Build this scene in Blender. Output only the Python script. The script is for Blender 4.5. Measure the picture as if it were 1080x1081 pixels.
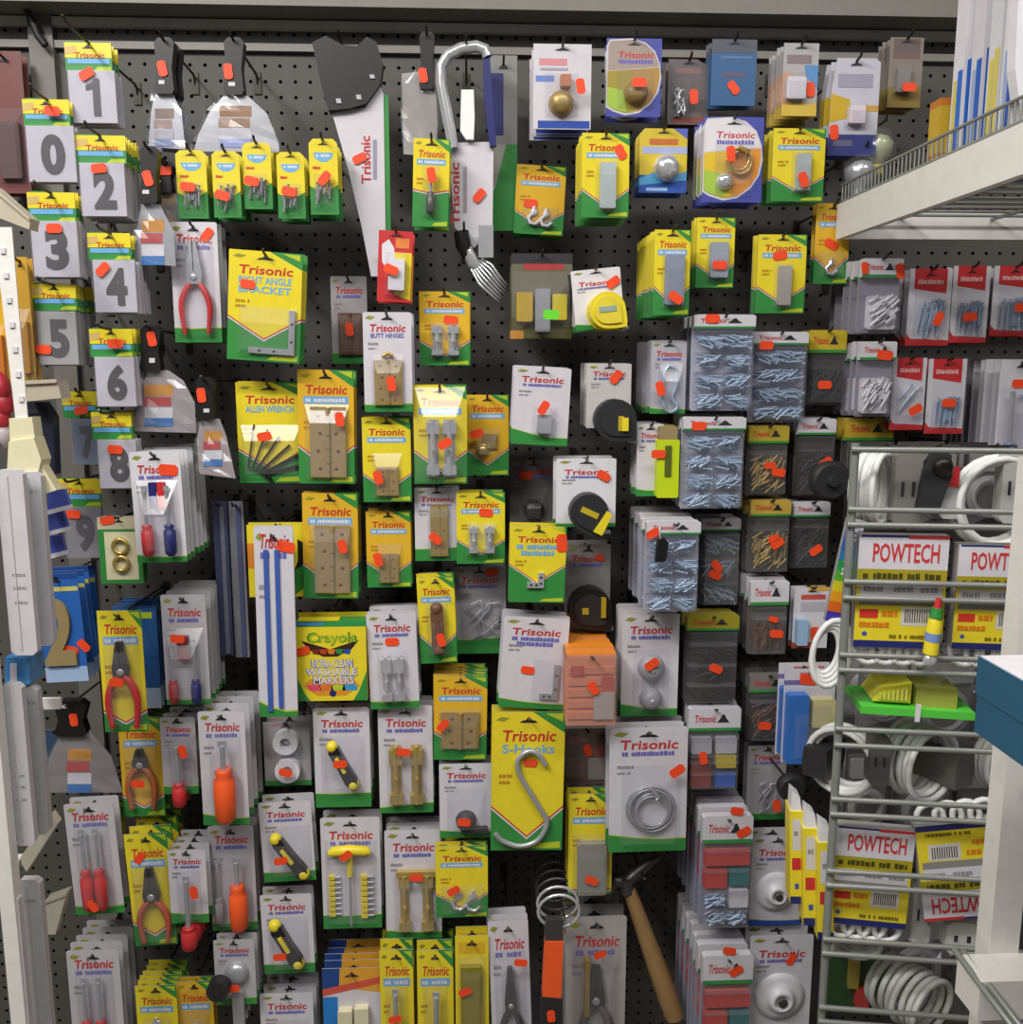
import bpy, math, random
from mathutils import Matrix, Vector
R = math.radians
sc = bpy.context.scene
for o in list(bpy.data.objects): bpy.data.objects.remove(o)
random.seed(7)
# ------------------------------------------------------------------ camera, world, lights, exposure
F, W, H = 960.0, 1080.0, 1081.0       # focal length and frame in pixels
D = 1.68                              # distance camera -> pegboard wall
CAMZ = 1.50
YAW, PITCH = 2.6, 9.0
cd = bpy.data.cameras.new('camera'); cam = bpy.data.objects.new('camera', cd)
sc.collection.objects.link(cam); sc.camera = cam
cam.location = (0, 0, CAMZ); cam.rotation_euler = (R(90-PITCH), 0, R(-YAW))
cd.sensor_fit = 'HORIZONTAL'; cd.sensor_width = 36; cd.lens = 36*F/W
cd.clip_start = .02
wd = bpy.data.worlds.new('shop'); sc.world = wd; wd.use_nodes = True
wd.node_tree.nodes['Background'].inputs[0].default_value = (.95, .96, 1, 1)
wd.node_tree.nodes['Background'].inputs[1].default_value = .09
def area(name, loc, rot, sx, sy, power, col=(1, .97, .93)):
    l = bpy.data.lights.new(name, 'AREA'); l.shape = 'RECTANGLE'; l.size = sx; l.size_y = sy
    l.energy = power; l.color = col
    o = bpy.data.objects.new(name, l); sc.collection.objects.link(o)
    o.location = loc; o.rotation_euler = rot
    return o
area('ceiling_tube_light', (-.1, .05, 3.0), (0, 0, 0), 3.4, .22, 66)
area('ceiling_tube_light', (-1.25, -.3, 3.0), (0, R(-25), 0), .22, 2.4, 56)
sc.view_settings.view_transform = 'Standard'; sc.view_settings.look = 'None'
sc.view_settings.gamma = 1; sc.view_settings.use_curve_mapping = False
sc.view_settings.exposure = -0.1
sc.cycles.transparent_max_bounces = 16

CAMR = cam.rotation_euler.to_matrix(); CAMP = Vector((0, 0, CAMZ))
def ray(px, py): return CAMR @ Vector(((px-W/2)/F, -(py-H/2)/F, -1))
def P(px, py, d):                     # point on the plane d in front of the pegboard
    r = ray(px, py); t = (D-d)/r.y
    return CAMP + r*t
# ------------------------------------------------------------------ materials
def lin(c): c /= 255; return c/12.92 if c <= .04045 else ((c+.055)/1.055)**2.4
PAL = {  # name: (sRGB, roughness, metallic)
 'yellow': ((236, 216, 48), .35, 0), 'amber': ((228, 182, 44), .4, 0), 'green': ((56, 142, 66), .4, 0), 'lime': ((186, 205, 50), .4, 0),
 'white': ((226, 224, 230), .4, 0), 'card': ((214, 211, 218), .45, 0), 'grey': ((150, 148, 150), .5, 0), 'red': ((205, 52, 55), .4, 0),
 'sky': ((112, 176, 226), .4, 0), 'blue': ((44, 78, 170), .4, 0), 'navy': ((38, 44, 110), .4, 0), 'violet': ((110, 105, 190), .4, 0),
 'ink': ((48, 46, 50), .5, 0), 'black': ((26, 25, 26), .4, 0), 'rubber': ((40, 40, 42), .55, 0), 'hook': ((52, 48, 44), .4, .3),
 'chrome': ((226, 228, 232), .2, .6), 'steel': ((182, 184, 190), .35, .45), 'zinc': ((176, 198, 222), .3, .3), 'dsteel': ((88, 86, 86), .4, .6),
 'brass': ((186, 158, 92), .38, .45), 'gold': ((216, 190, 110), .25, .65), 'tan': ((170, 148, 104), .45, .2), 'wood': ((162, 128, 82), .55, 0),
 'brown': ((112, 76, 52), .5, 0), 'orange': ((255, 96, 40), .4, 0), 'sticker': ((255, 78, 34), .5, 0), 'cream': ((222, 216, 180), .6, 0),
 'teal': ((30, 120, 120), .4, 0), 'olive': ((150, 150, 52), .4, 0), 'back': ((160, 158, 158), .6, 0), 'board': ((90, 87, 84), .6, 0),
 'rail': ((214, 210, 202), .4, 0), 'enamel': ((234, 231, 226), .4, 0), 'wire': ((150, 154, 150), .35, .35), 'dark': ((20, 19, 18), .8, 0),
 'cord': ((232, 232, 232), .45, 0), 'beige': ((190, 180, 160), .5, 0), 'boxblue': ((36, 92, 122), .5, 0),
}
MATS = {}
def mat(k):
    if k in MATS: return MATS[k]
    m = bpy.data.materials.new(k.strip('#')); m.use_nodes = True; nt = m.node_tree; b = nt.nodes['Principled BSDF']
    if k.startswith('clear'):
        nt.nodes.remove(b); out = nt.nodes['Material Output']
        tr = nt.nodes.new('ShaderNodeBsdfTransparent'); gl = nt.nodes.new('ShaderNodeBsdfGlossy'); mx = nt.nodes.new('ShaderNodeMixShader')
        df = nt.nodes.new('ShaderNodeBsdfDiffuse'); m2 = nt.nodes.new('ShaderNodeMixShader'); lw = nt.nodes.new('ShaderNodeLayerWeight'); pw = nt.nodes.new('ShaderNodeMath'); fr = nt.nodes.new('ShaderNodeMath')
        t = .80 if k == 'clear_smoke' else .97
        tr.inputs[0].default_value = (t, t, t*1.02, 1); gl.inputs['Roughness'].default_value = .17; lw.inputs[0].default_value = .5; pw.operation = 'POWER'; pw.inputs[1].default_value = 4; fr.operation = 'MULTIPLY_ADD'; fr.inputs[1].default_value = .4; fr.inputs[2].default_value = .05; nt.links.new(lw.outputs['Facing'], pw.inputs[0]); nt.links.new(pw.outputs[0], fr.inputs[0])
        df.inputs[0].default_value = (.75, .75, .78, 1); m2.inputs[0].default_value = .12 if k == 'clear_smoke' else .06
        nt.links.new(tr.outputs[0], m2.inputs[1]); nt.links.new(df.outputs[0], m2.inputs[2])
        nt.links.new(fr.outputs[0], mx.inputs[0]); nt.links.new(m2.outputs[0], mx.inputs[1]); nt.links.new(gl.outputs[0], mx.inputs[2])
        nt.links.new(mx.outputs[0], out.inputs[0])
    else:
        if k[0] == '#': rgb, ro, me = tuple(int(k[i:i+2], 16) for i in (1, 3, 5)), .42, 0
        else: rgb, ro, me = PAL[k]
        c = [lin(x) for x in rgb]
        tc = nt.nodes.new('ShaderNodeTexCoord'); no = nt.nodes.new('ShaderNodeTexNoise'); mx = nt.nodes.new('ShaderNodeMix'); mx.data_type = 'RGBA'
        no.inputs['Scale'].default_value = 45; no.inputs['Detail'].default_value = 3
        if k == 'wood': no.inputs['Scale'].default_value = 30; no.inputs['Detail'].default_value = 6
        lo = .72 if k == 'wood' else .88
        mx.inputs[6].default_value = (*[x*lo for x in c], 1); mx.inputs[7].default_value = (*[min(1, x*1.08) for x in c], 1)
        nt.links.new(tc.outputs['Object'], no.inputs['Vector']); nt.links.new(no.outputs['Fac'], mx.inputs[0]); nt.links.new(mx.outputs[2], b.inputs['Base Color'])
        b.inputs['Roughness'].default_value = ro; b.inputs['Metallic'].default_value = me
    MATS[k] = m
    return m
# ------------------------------------------------------------------ mesh builder (x right, z up, front faces -y)
FONT = {}
def glyphs(s):
    if s == '1': return [(.42, 0), (.86, 0), (.86, 1), (.55, 1), (.40, .9), (.0, .82), (.0, .68), (.42, .74)], [(0, 1, 2, 3, 4, 7), (7, 4, 5, 6)]
    if s not in FONT:
        c = bpy.data.curves.new('t', 'FONT'); c.body = s; c.resolution_u = 5 if s.isdigit() else 2; c.offset = .045 if s.isdigit() else .018
        o = bpy.data.objects.new('t', c); sc.collection.objects.link(o)
        bpy.context.view_layer.update()
        me = bpy.data.meshes.new_from_object(o.evaluated_get(bpy.context.evaluated_depsgraph_get()))
        vs = [tuple(v.co) for v in me.vertices]; fs = [tuple(p.vertices) for p in me.polygons]
        x0 = min(v[0] for v in vs); x1 = max(v[0] for v in vs); y0 = min(v[1] for v in vs); y1 = max(v[1] for v in vs)
        FONT[s] = ([((v[0]-x0)/(x1-x0), (v[1]-y0)/(y1-y0)) for v in vs], fs)
        bpy.data.objects.remove(o); bpy.data.curves.remove(c); bpy.data.meshes.remove(me)
    return FONT[s]
def smooth(pts, k=4):                 # Catmull-Rom through the points
    v = [Vector(p) for p in pts]; out = []
    for i in range(len(v)-1):
        a, b, c, d = v[max(i-1, 0)], v[i], v[i+1], v[min(i+2, len(v)-1)]
        for j in range(k):
            t = j/k; out.append(.5*((2*b)+(c-a)*t+(2*a-5*b+4*c-d)*t*t+(3*b-a-3*c+d)*t**3))
    return out+[v[-1]]
class M:
    def __init__(s): s.v = []; s.f = []; s.m = []; s.s = []; s.mats = []
    def slot(s, k):
        if k not in s.mats: s.mats.append(k)
        return s.mats.index(k)
    def add(s, vs, fs, k, smooth=False):
        n = len(s.v); s.v += [tuple(v) for v in vs]; i = s.slot(k)
        for f in fs: s.f.append(tuple(n+j for j in f)); s.m.append(i); s.s.append(smooth)
        return s
    def poly(s, pts, y, k): return s.add([(p[0], y, p[1]) for p in pts], [tuple(range(len(pts)))], k)
    def rect(s, x0, z0, x1, z1, y, k): return s.poly([(x0, z0), (x1, z0), (x1, z1), (x0, z1)], y, k)
    def prism(s, pts, yf, yb, k, bk=None):
        n = len(pts); s.poly(pts, yf, k)
        vs = [(p[0], yf, p[1]) for p in pts]+[(p[0], yb, p[1]) for p in pts]
        s.add(vs, [(i, i+n, (i+1) % n+n, (i+1) % n) for i in range(n)], bk or k)
        return s.add(vs[n:], [tuple(range(n-1, -1, -1))], bk or k)
    def box(s, x0, x1, y0, y1, z0, z1, k): return s.prism([(x0, z0), (x1, z0), (x1, z1), (x0, z1)], y0, y1, k)
    def tube(s, path, r, k, n=8, close=False):
        path = [Vector(p) for p in path]; N = len(path); rs = r if isinstance(r, (list, tuple)) else [r]*N
        vs = []; fs = []; up = None
        for i, p in enumerate(path):
            a = path[(i-1) % N] if (i or close) else p; b = path[(i+1) % N] if (i < N-1 or close) else p
            t = (b-a).normalized()
            if up is None: up = t.orthogonal().normalized()
            u = (up-t*up.dot(t)); u = u.normalized() if u.length > 1e-6 else t.orthogonal().normalized(); up = u; w = t.cross(u)
            for j in range(n):
                q = 2*math.pi*j/n; vs.append(p+(u*math.cos(q)+w*math.sin(q))*rs[i])
        for i in range(N if close else N-1):
            for j in range(n):
                a = i*n+j; b = i*n+(j+1) % n; c = ((i+1) % N)*n; fs.append((a, b, c+(j+1) % n, c+j))
        s.add(vs, fs, k, True)
        if not close:
            s.add(vs[:n], [tuple(range(n-1, -1, -1))], k); s.add(vs[-n:], [tuple(range(n))], k)
        return s
    def cyl(s, a, b, r, k, n=10, r2=None): return s.tube([a, b], [r, r if r2 is None else r2], k, n)
    def ring(s, c, R_, r, k, axis='y', n=18, m=6, sx=1, sz=1):
        c = Vector(c); pts = []
        for i in range(n):
            q = 2*math.pi*i/n; a, b = R_*sx*math.cos(q), R_*sz*math.sin(q)
            pts.append(c+Vector((a, 0, b) if axis == 'y' else ((0, a, b) if axis == 'x' else (a, b, 0))))
        return s.tube(pts, r, k, m, True)
    def dome(s, cx, cz, y, r, dep, k, n=18, prof=((1, 0), (.92, .5), (.7, .85), (.35, 1), (0.02, 1))):
        vs = []; fs = []
        for pr, pd in prof:
            for j in range(n):
                q = 2*math.pi*j/n; vs.append((cx+r*pr*math.cos(q), y-dep*pd, cz+r*pr*math.sin(q)))
        L = len(prof)
        for i in range(L-1):
            for j in range(n): fs.append((i*n+j, i*n+(j+1) % n, (i+1)*n+(j+1) % n, (i+1)*n+j))
        s.add(vs, fs, k, True); return s.add(vs[-n:], [tuple(range(n))], k)
    def text(s, t, x0, z0, x1, z1, y, k, shear=0, vert=False):
        vs, fs = glyphs(t)
        if vert: pts = [(x0+(1-v[1])*(x1-x0), y, z0+v[0]*(z1-z0)) for v in vs]
        else: pts = [(x0+v[0]*(x1-x0)+shear*v[1]*(z1-z0), y, z0+v[1]*(z1-z0)) for v in vs]
        return s.add(pts, fs, k)
    def greek(s, x0, z0, x1, z1, y, k, seed=0, fill=.8):      # unreadable small print: a row of little blocks
        rg = random.Random(seed); x = x0; h = z1-z0
        while x < x1-h*.3:
            w = min(x1-x, h*rg.uniform(.5, 1.0)); e = h*rg.uniform(0, .22)
            s.rect(x, z0, x+w*fill, z1-e, y, k); x += w
            if rg.random() < .13: x += h*.6
        return s
    def build(s, name, parent=None, loc=(0, 0, 0), kind=None):
        me = bpy.data.meshes.new(name); me.from_pydata(s.v, [], s.f)
        for k in s.mats: me.materials.append(mat(k))
        me.polygons.foreach_set('material_index', s.m); me.polygons.foreach_set('use_smooth', s.s); me.update()
        return link(me, name, parent, loc, kind)
def link(me, name, parent=None, loc=(0, 0, 0), kind=None):
    o = bpy.data.objects.new(name, me); sc.collection.objects.link(o); o.location = loc
    if parent: o.parent = parent
    if kind: o['kind'] = kind
    return o
LABELS = {}
def tag(o, label, cat, group=None):
    n = len(label.split())
    if not 4 <= n <= 16: print('BADLABEL', n, label)
    if label in LABELS and not group: print('DUP LABEL', label)
    LABELS[label] = 1
    o['label'] = label; o['category'] = cat
    if group: o['group'] = group
    return o
def empty(name, loc, label, cat, group=None, rot=(0, 0, 0)):
    o = bpy.data.objects.new(name, None); sc.collection.objects.link(o); o.location = loc; o.rotation_euler = rot; o.empty_display_size = .02
    return tag(o, label, cat, group)
def struct(name, m, loc=(0, 0, 0)): return m.build(name, None, loc, 'structure')
def copy_thing(src, loc, label, group, skip=()):
    r = src.copy(); sc.collection.objects.link(r); r.location = loc; tag(r, label, src['category'], group)
    for ch in list(src.children):
        if ch.name.split('.')[0] in skip: continue
        c = ch.copy(); sc.collection.objects.link(c); c.parent = r
        for g in ch.children:
            e = g.copy(); sc.collection.objects.link(e); e.parent = c
    return r
# ------------------------------------------------------------------ the setting
X0, X1, Z0, Z1 = -1.30, 1.35, .05, 2.60
PB = .0254
def pegboard():
    m = M(); nx = int((X1-X0)/PB); z0 = .12; nz = int((2.16-z0)/PB); h = PB/2; r = .0032; vs = []; fs = []
    sq = [(-h, -h), (0, -h), (h, -h), (h, 0), (h, h), (0, h), (-h, h), (-h, 0)]
    oc = [(r*math.cos(R(225+45*i)), r*math.sin(R(225+45*i))) for i in range(8)]
    for i in range(nx):
        for j in range(nz):
            cx = X0+(i+.5)*PB; cz = z0+(j+.5)*PB; n = len(vs)
            vs += [(cx+a, D, cz+b) for a, b in sq]+[(cx+a, D, cz+b) for a, b in oc]
            fs += [(n+k, n+(k+1) % 8, n+8+(k+1) % 8, n+8+k) for k in range(8)]
    m.add(vs, fs, 'board')
    xe = X0+nx*PB; ze = z0+nz*PB
    for a in ((xe, Z0, 3.0, Z1), (-3.0, Z0, X0, Z1), (X0, ze, xe, Z1), (X0, Z0, xe, z0)): m.rect(*a, D, 'board')
    m.rect(-3.0, Z0, 3.0, Z1, D+.012, 'dark')
    return m
struct('wall_back', pegboard())
fl = M(); fl.box(-3, 3, -2.5, D+.05, -.05, 0, '#6a655c'); struct('floor', fl)
ce = M(); ce.box(-3, 3, -2.5, D+.05, 3.10, 3.15, '#c8c6c0'); struct('ceiling', ce)
# ------------------------------------------------------------------ cards and the goods on them
T = .0012; E = .00025                 # board thickness, print layer step
class CS:                             # card space: u 0..1 left to right, v 0..1 top to bottom
    def __init__(s, w, h): s.w = w; s.h = h
    def x(s, u): return (u-.5)*s.w
    def z(s, v): return (1-v)*s.h
    def p(s, uv): return [(s.x(u), s.z(v)) for u, v in uv]
    def r(s, r): return s.x(r[0]), s.z(r[3]), s.x(r[2]), s.z(r[1])
YF = -T
def slot(m, c, v=.065, k='ink', u=.5):
    a = .11 if c.w < .06 else .08
    m.poly(c.p([(u-a*1.6, v+.012), (u+a*1.6, v+.012), (u+a*1.1, v-.004), (u+a*.5, v-.008), (u+a*.3, v-.022), (u-a*.3, v-.022), (u-a*.5, v-.008), (u-a*1.1, v-.004)]), YF-3*E, k)
def title(m, c, v0, v1, u0=.13, u1=.87, k='red', t='Trisonic'): m.text(t, c.x(u0), c.z(v1), c.x(u1), c.z(v0), YF-3*E, k, .12)
def greek(m, c, r, k, seed=1, y=None): a = c.r(r); m.greek(*a, YF-3*E if y is None else y, k, seed)
def card_Y(m, c, main='yellow', low='green', sub=None, chev=.66, dip=.86, cut=.55, band='sky', head=.13, **kw):
    m.prism(c.p([(0, 1), (1, 1), (1, .0), (0, 0)]), YF, 0, low, 'back')
    m.poly(c.p([(0, chev), (.5, dip), (1, chev), (1, .15), (cut, 0), (0, 0)]), YF-E, main)
    m.poly(c.p([(0, chev), (.5, dip), (1, chev), (1, chev+.018), (.5, dip+.018), (0, chev+.018)]), YF-2*E, 'white')
    m.poly(c.p([(0, chev-.01), (.5, dip-.01), (1, chev-.01), (1, chev+.004), (.5, dip+.004), (0, chev+.004)]), YF-3*E, 'red')
    m.poly(c.p([(.72, .012), (.97, .012), (.97, .07)]), YF-2*E, 'lime')
    m.poly(c.p([(.55, .985), (.97, .985), (.97, .935), (.62, .95)]), YF-2*E, 'lime')
    m.poly(c.p([(.05, .06), (.12, .035), (.24, .045), (.16, .07)]), YF-2*E, 'olive')
    slot(m, c); title(m, c, head, head+.08)
    if isinstance(sub, str):
        ws = sub.split('/'); n = len(ws)
        for i, w in enumerate(ws):
            if w[0] == '~': greek(m, c, (.12+.08*i, head+.1+.085*i, .88-.08*i, head+.165+.085*i), band, i+3); continue
            m.text(w, c.x(.14), c.z(head+.165+.085*i), c.x(.86), c.z(head+.1+.085*i), YF-3*E, band)
    else:
        m.poly(c.p([(.1, head+.165), (.9, head+.165), (.9, head+.1), (.1, head+.1)]), YF-2*E, band)
        greek(m, c, (.14, head+.115, .86, head+.15), 'white', 3)
    greek(m, c, (.1, .44, .3, .47), '#c08a1e', 5); greek(m, c, (.1, .49, .26, .515), '#c08a1e', 6)
def card_W(m, c, low='green', g0=.88, g1=.88, sub=None, main='card', head=.12, sk='violet', seed=3, **kw):
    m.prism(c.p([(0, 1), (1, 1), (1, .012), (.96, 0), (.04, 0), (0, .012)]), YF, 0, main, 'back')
    if low:
        m.poly(c.p([(0, 1), (1, 1), (1, g1), (.7, g1+.004), (.35, (g0+g1)/2+.01), (0, g0)]), YF-E, low)
        m.poly(c.p([(0, g0), (.35, (g0+g1)/2+.01), (.7, g1+.004), (1, g1), (1, g1-.008), (.7, g1-.004), (.35, (g0+g1)/2+.002), (0, g0-.008)]), YF-E, 'lime')
    m.poly(c.p([(.05, .06), (.12, .035), (.25, .045), (.16, .075)]), YF-2*E, 'olive')
    slot(m, c); title(m, c, head, head+.075)
    if sub:
        for i, w in enumerate(sub.split('/')):
            if w[0] == '~': greek(m, c, (.14+.08*i, head+.09+.055*i, .86-.08*i, head+.135+.055*i), sk, i+3); continue
            m.text(w, c.x(.16), c.z(head+.135+.055*i), c.x(.84), c.z(head+.09+.055*i), YF-3*E, sk)
    else: greek(m, c, (.16, head+.09, .84, head+.125), sk, seed)
    greek(m, c, (.1, .3, .32, .325), 'grey', seed+1); greek(m, c, (.1, .35, .27, .37), 'grey', seed+2)
def card_S(m, c, **kw):                # slim screw card
    m.prism(c.p([(0, 1), (1, 1), (1, .06), (.85, 0), (.15, 0), (0, .06)]), YF, 0, 'green', 'back')
    m.poly(c.p([(0, .62), (.5, .72), (1, .6), (1, .06), (.85, 0), (.15, 0), (0, .06)]), YF-E, 'yellow')
    m.poly(c.p([(.15, .18), (.85, .18), (.8, .25), (.62, .3), (.38, .3), (.2, .25)]), YF-2*E, 'sky')
    greek(m, c, (.25, .2, .75, .24), 'white', 2); greek(m, c, (.12, .36, .4, .4), 'red', 4); slot(m, c, .07)
def card_R(m, c, **kw):                # nail card: red header and foot
    m.prism(c.p([(0, 1), (1, 1), (1, 0), (0, 0)]), YF, 0, 'card', 'back')
    m.poly(c.p([(.12, .0), (.88, .0), (.88, .32), (.12, .26)]), YF-E, 'red'); m.poly(c.p([(0, 1), (1, 1), (1, .93), (.1, .91), (0, .84)]), YF-E, 'red')
    slot(m, c, .08); greek(m, c, (.2, .14, .8, .2), '#e6b0b0', 4)
def card_O(m, c, flip=0, main='#e3c22e', c2='#e79a3a', head='white', **kw):   # half oval on a blue card
    m.prism(c.p([(0, 1), (1, 1), (1, 0), (0, 0)]), YF, 0, '#4a52a8', 'back')
    q = [(.0+.5*0, .02)]; pts = [(.05, .02), (.45, .0), (.7, .05), (.88, .16), (.97, .32), (1, .5), (.95, .68), (.82, .83), (.6, .95), (.35, .98), (.12, .93), (0, .88), (0, .1)]
    m.poly(c.p(pts), YF-E, 'card')
    m.poly(c.p([(.02, .42), (.96, .36), (.97, .5), (.92, .68), (.8, .81), (.6, .92), (.35, .95), (.12, .9), (.02, .85)]), YF-2*E, c2)
    m.poly(c.p([(.02, .42), (.5, .39), (.42, .6), (.5, .94), (.35, .95), (.12, .9), (.02, .85)]), YF-3*E, main)
    m.poly(c.p([(.02, .62), (.3, .66), (.38, .94), (.12, .9), (.02, .85)]), YF-4*E, '#a8c848')
    if head != 'card': m.poly(c.p([(.06, .04), (.45, .02), (.7, .07), (.86, .17), (.95, .32), (.95, .35), (.03, .41), (.03, .1)]), YF-2*E, head)
    title(m, c, .17, .25, .2, .85); greek(m, c, (.22, .27, .85, .32), 'violet', 4); slot(m, c, .08)
def card_P(m, c, main='card', prints=(), shape=None, hd=True, **kw):          # plain board with free printed fields
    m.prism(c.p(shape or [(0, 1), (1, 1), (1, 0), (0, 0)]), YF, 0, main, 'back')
    for i, (pts, k) in enumerate(prints):
        if len(pts) == 2: (a, b), (cc, d) = pts; pts = [(a, d), (cc, d), (cc, b), (a, b)]
        m.poly(c.p(pts), YF-E*(1+.25*i), k)
    if hd: slot(m, c)
CARDS = dict(Y=card_Y, W=card_W, S=card_S, R=card_R, O=card_O, P=card_P)
# ---- goods: each returns [(part name, mesh)], r = (u0, v0, u1, v1)
def g_hinge(c, r, k='tan', dep=.007, n=3, knob=False):
    x0, z0, x1, z1 = c.r(r); m = M(); xm = (x0+x1)/2; y = YF-.002; w = x1-x0
    m.box(x0, xm-w*.05, y-dep*.5, y, z0, z1, k); m.box(xm+w*.05, x1, y-dep*.5, y, z0, z1, k)
    for i in range(5):
        a = z0+(z1-z0)*i/5; m.cyl((xm, y-dep*.5, a), (xm, y-dep*.5, a+(z1-z0)*.19), w*.075, k, 10)
    for i in range(n):
        for s in (-1, 1): m.dome(xm+s*w*(.22+.06*(i % 2)), z0+(z1-z0)*(i+.5)/n, y-dep*.5, w*.055, .001, 'brown', 8)
    out = [('hinge', m)]
    if knob: m2 = M(); m2.tube([(xm-w*.2, y-.004, z1+.006), (xm, y-.006, z1+.011), (xm+w*.2, y-.004, z1+.006)], .003, k); out.append(('screw_bundle', m2))
    return out
def g_bolt(c, r, k='steel', cap=.25):           # one barrel bolt: plate, barrel and rod
    x0, z0, x1, z1 = c.r(r); w = x1-x0; h = z1-z0; xm = (x0+x1)/2; y = YF-.001; m = M()
    m.box(x0+w*.1, x1-w*.1, y-.002, y, z0, z1, k); m.cyl((xm, y-.008, z0+h*.04), (xm, y-.008, z1), w*.2, k)
    m.box(x0, x1, y-.011, y, z1-h*cap, z1-h*.05, k); m.box(x0, x1, y-.011, y, z0+h*.05, z0+h*.2, k)
    m.cyl((xm, y-.008, z0+h*.5), (xm+w*.1, y-.022, z0+h*.5), w*.12, k)
    return [('barrel_bolt', m)]
def g_screws(c, r, k='zinc', n=24, ln=.022, rad=.0016, seed=1, ang=None, y=None, name='screw_pile', dep=.008, jit=.12):
    x0, z0, x1, z1 = c.r(r); rg = random.Random(seed); m = M(); y = YF if y is None else y
    L = min(ln, (x1-x0)*.8, (z1-z0)*1.2)
    for i in range(n):
        a = rg.uniform(0, math.pi) if ang is None else R(ang)+rg.uniform(-jit, jit)
        dx, dz = math.cos(a)*L/2, math.sin(a)*L/2
        hx, hz = abs(dx), abs(dz)
        cx = rg.uniform(min(x0+hx, (x0+x1)/2), max(x1-hx, (x0+x1)/2)); cz = rg.uniform(min(z0+hz, (z0+z1)/2), max(z1-hz, (z0+z1)/2)); yy = y-.002-rg.random()*dep
        m.cyl((cx-dx, yy, cz-dz), (cx+dx, yy-.001, cz+dz), rad, k, 5)
        m.cyl((cx+dx, yy-.001, cz+dz), (cx+dx*1.08, yy-.001, cz+dz*1.08), rad*2, k, 6)
    return [(name, m, 'stuff')]
def g_driver(c, r, k='red', hv=.55, tip='steel', sw=.16, cut=True):   # screwdriver
    x0, z0, x1, z1 = c.r(r); w = x1-x0; h = z1-z0; xm = (x0+x1)/2; zh = z1-h*hv; y = YF-w*.5-.001; a = M(); b = M()
    a.cyl((xm, y, zh), (xm, y, z1-h*.06), w*sw, tip, 8); a.box(xm-w*.2, xm+w*.2, y-.001, y+.001, z1-h*.07, z1, tip)
    pr = [(0, .3), (.06, .42), (.14, .3), (.2, .48), (.6, .5), (.9, .46), (1, .25)]
    b.tube([(xm, y, zh-(zh-z0)*t) for t, _ in pr], [w*q for _, q in pr], k, 8)
    return [('shaft', a), ('handle', b)]
def g_pliers(c, r, k='red', head='dsteel', hz=.42, th=.0055, spread=.36):
    x0, z0, x1, z1 = c.r(r); w = x1-x0; h = z1-z0; xm = (x0+x1)/2; zj = z1-h*hz; y = YF-.003; a = M()
    a.prism([(xm-w*.22, zj-h*.04), (xm+w*.22, zj-h*.04), (xm+w*.26, zj+h*.06), (xm+w*.1, z1), (xm-w*.1, z1), (xm-w*.26, zj+h*.06)], y-.008, y, head)
    a.dome(xm, zj+h*.03, y-.008, w*.12, .002, 'steel', 10); a.box(xm-w*.012, xm+w*.012, y-.0085, y-.008, zj+h*.1, z1, 'black')
    out = [('jaws', a)]
    for s in (-1, 1):
        b = M(); q = smooth([(xm+s*w*.1, y-.004, zj-h*.02), (xm+s*w*.3, y-.005, zj-h*.12), (xm+s*w*(spread+.08), y-.005, zj-(zj-z0)*.5), (xm+s*w*spread, y-.005, z0)], 3); b.tube(q, [th*(.8+.35*math.sin(math.pi*min(1, i/(len(q)-1)+.08))) for i in range(len(q))], k, 8)
        out.append(('handle', b))
    return out
def axis_pts(A, B, prof):             # outline around the segment A-B, prof = [(t, half width)]
    dx, dz = B[0]-A[0], B[1]-A[1]; L = math.hypot(dx, dz); nx, nz = -dz/L, dx/L
    l = [(A[0]+dx*t+nx*q, A[1]+dz*t+nz*q) for t, q in prof]; r = [(A[0]+dx*t-nx*q, A[1]+dz*t-nz*q) for t, q in reversed(prof)]
    return l+r
def g_knife(c, a, b, hw=.1, k='black', k2='yellow'):
    A = (c.x(a[0]), c.z(a[1])); B = (c.x(b[0]), c.z(b[1])); q = hw*c.w; y = YF-.001; m = M(); s = M(); e = M()
    m.prism(axis_pts(A, B, [(0.05, q*.7), (.12, q), (.5, q*.95), (.85, q*1.1), (.95, q*.8)])[::-1], y-.014, y, k)
    s.prism(axis_pts(A, B, [(.25, q*.3), (.6, q*.3)])[::-1], y-.018, y-.013, k2)
    out = [('knife_body', m), ('slider', s)]
    for t in (.03, .94):
        e = M(); p = (A[0]+(B[0]-A[0])*t, A[1]+(B[1]-A[1])*t); e.dome(p[0], p[1], y-.004, q*1.05, .012, k2, 12); out.append(('end_cap', e))
    return out
def g_disc(c, u, v, rad, k='chrome', dep=.02, hole=None, prof=None, name='disc', m=None):
    mm = M(); kw = dict(prof=prof) if prof else {}
    mm.dome(c.x(u), c.z(v), YF, rad*c.w, dep, k, 22, **kw)
    if hole: mm.dome(c.x(u), c.z(v), YF-dep, rad*c.w*.2, .002, hole, 14)
    return [(name, mm)]
def g_roll(c, u, v, rad, k='white', dep=.016):
    m = M(); r = rad*c.w; x, z = c.x(u), c.z(v); n = 20; prof = [(.42, 0), (1, 0), (1, 1), (.42, 1)]; vs = []; fs = []
    for pr, pd in prof:
        for j in range(n): q = 2*math.pi*j/n; vs.append((x+r*pr*math.cos(q), YF-dep*pd, z+r*pr*math.sin(q)))
    for i in range(4):
        for j in range(n): fs.append((i*n+j, i*n+(j+1) % n, (i+1) % 4*n+(j+1) % n, (i+1) % 4*n+j))
    m.add(vs, fs, k); m.dome(x, z, YF-.001, r*.4, .004, 'steel', 14)
    return [('tape_roll', m)]
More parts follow.
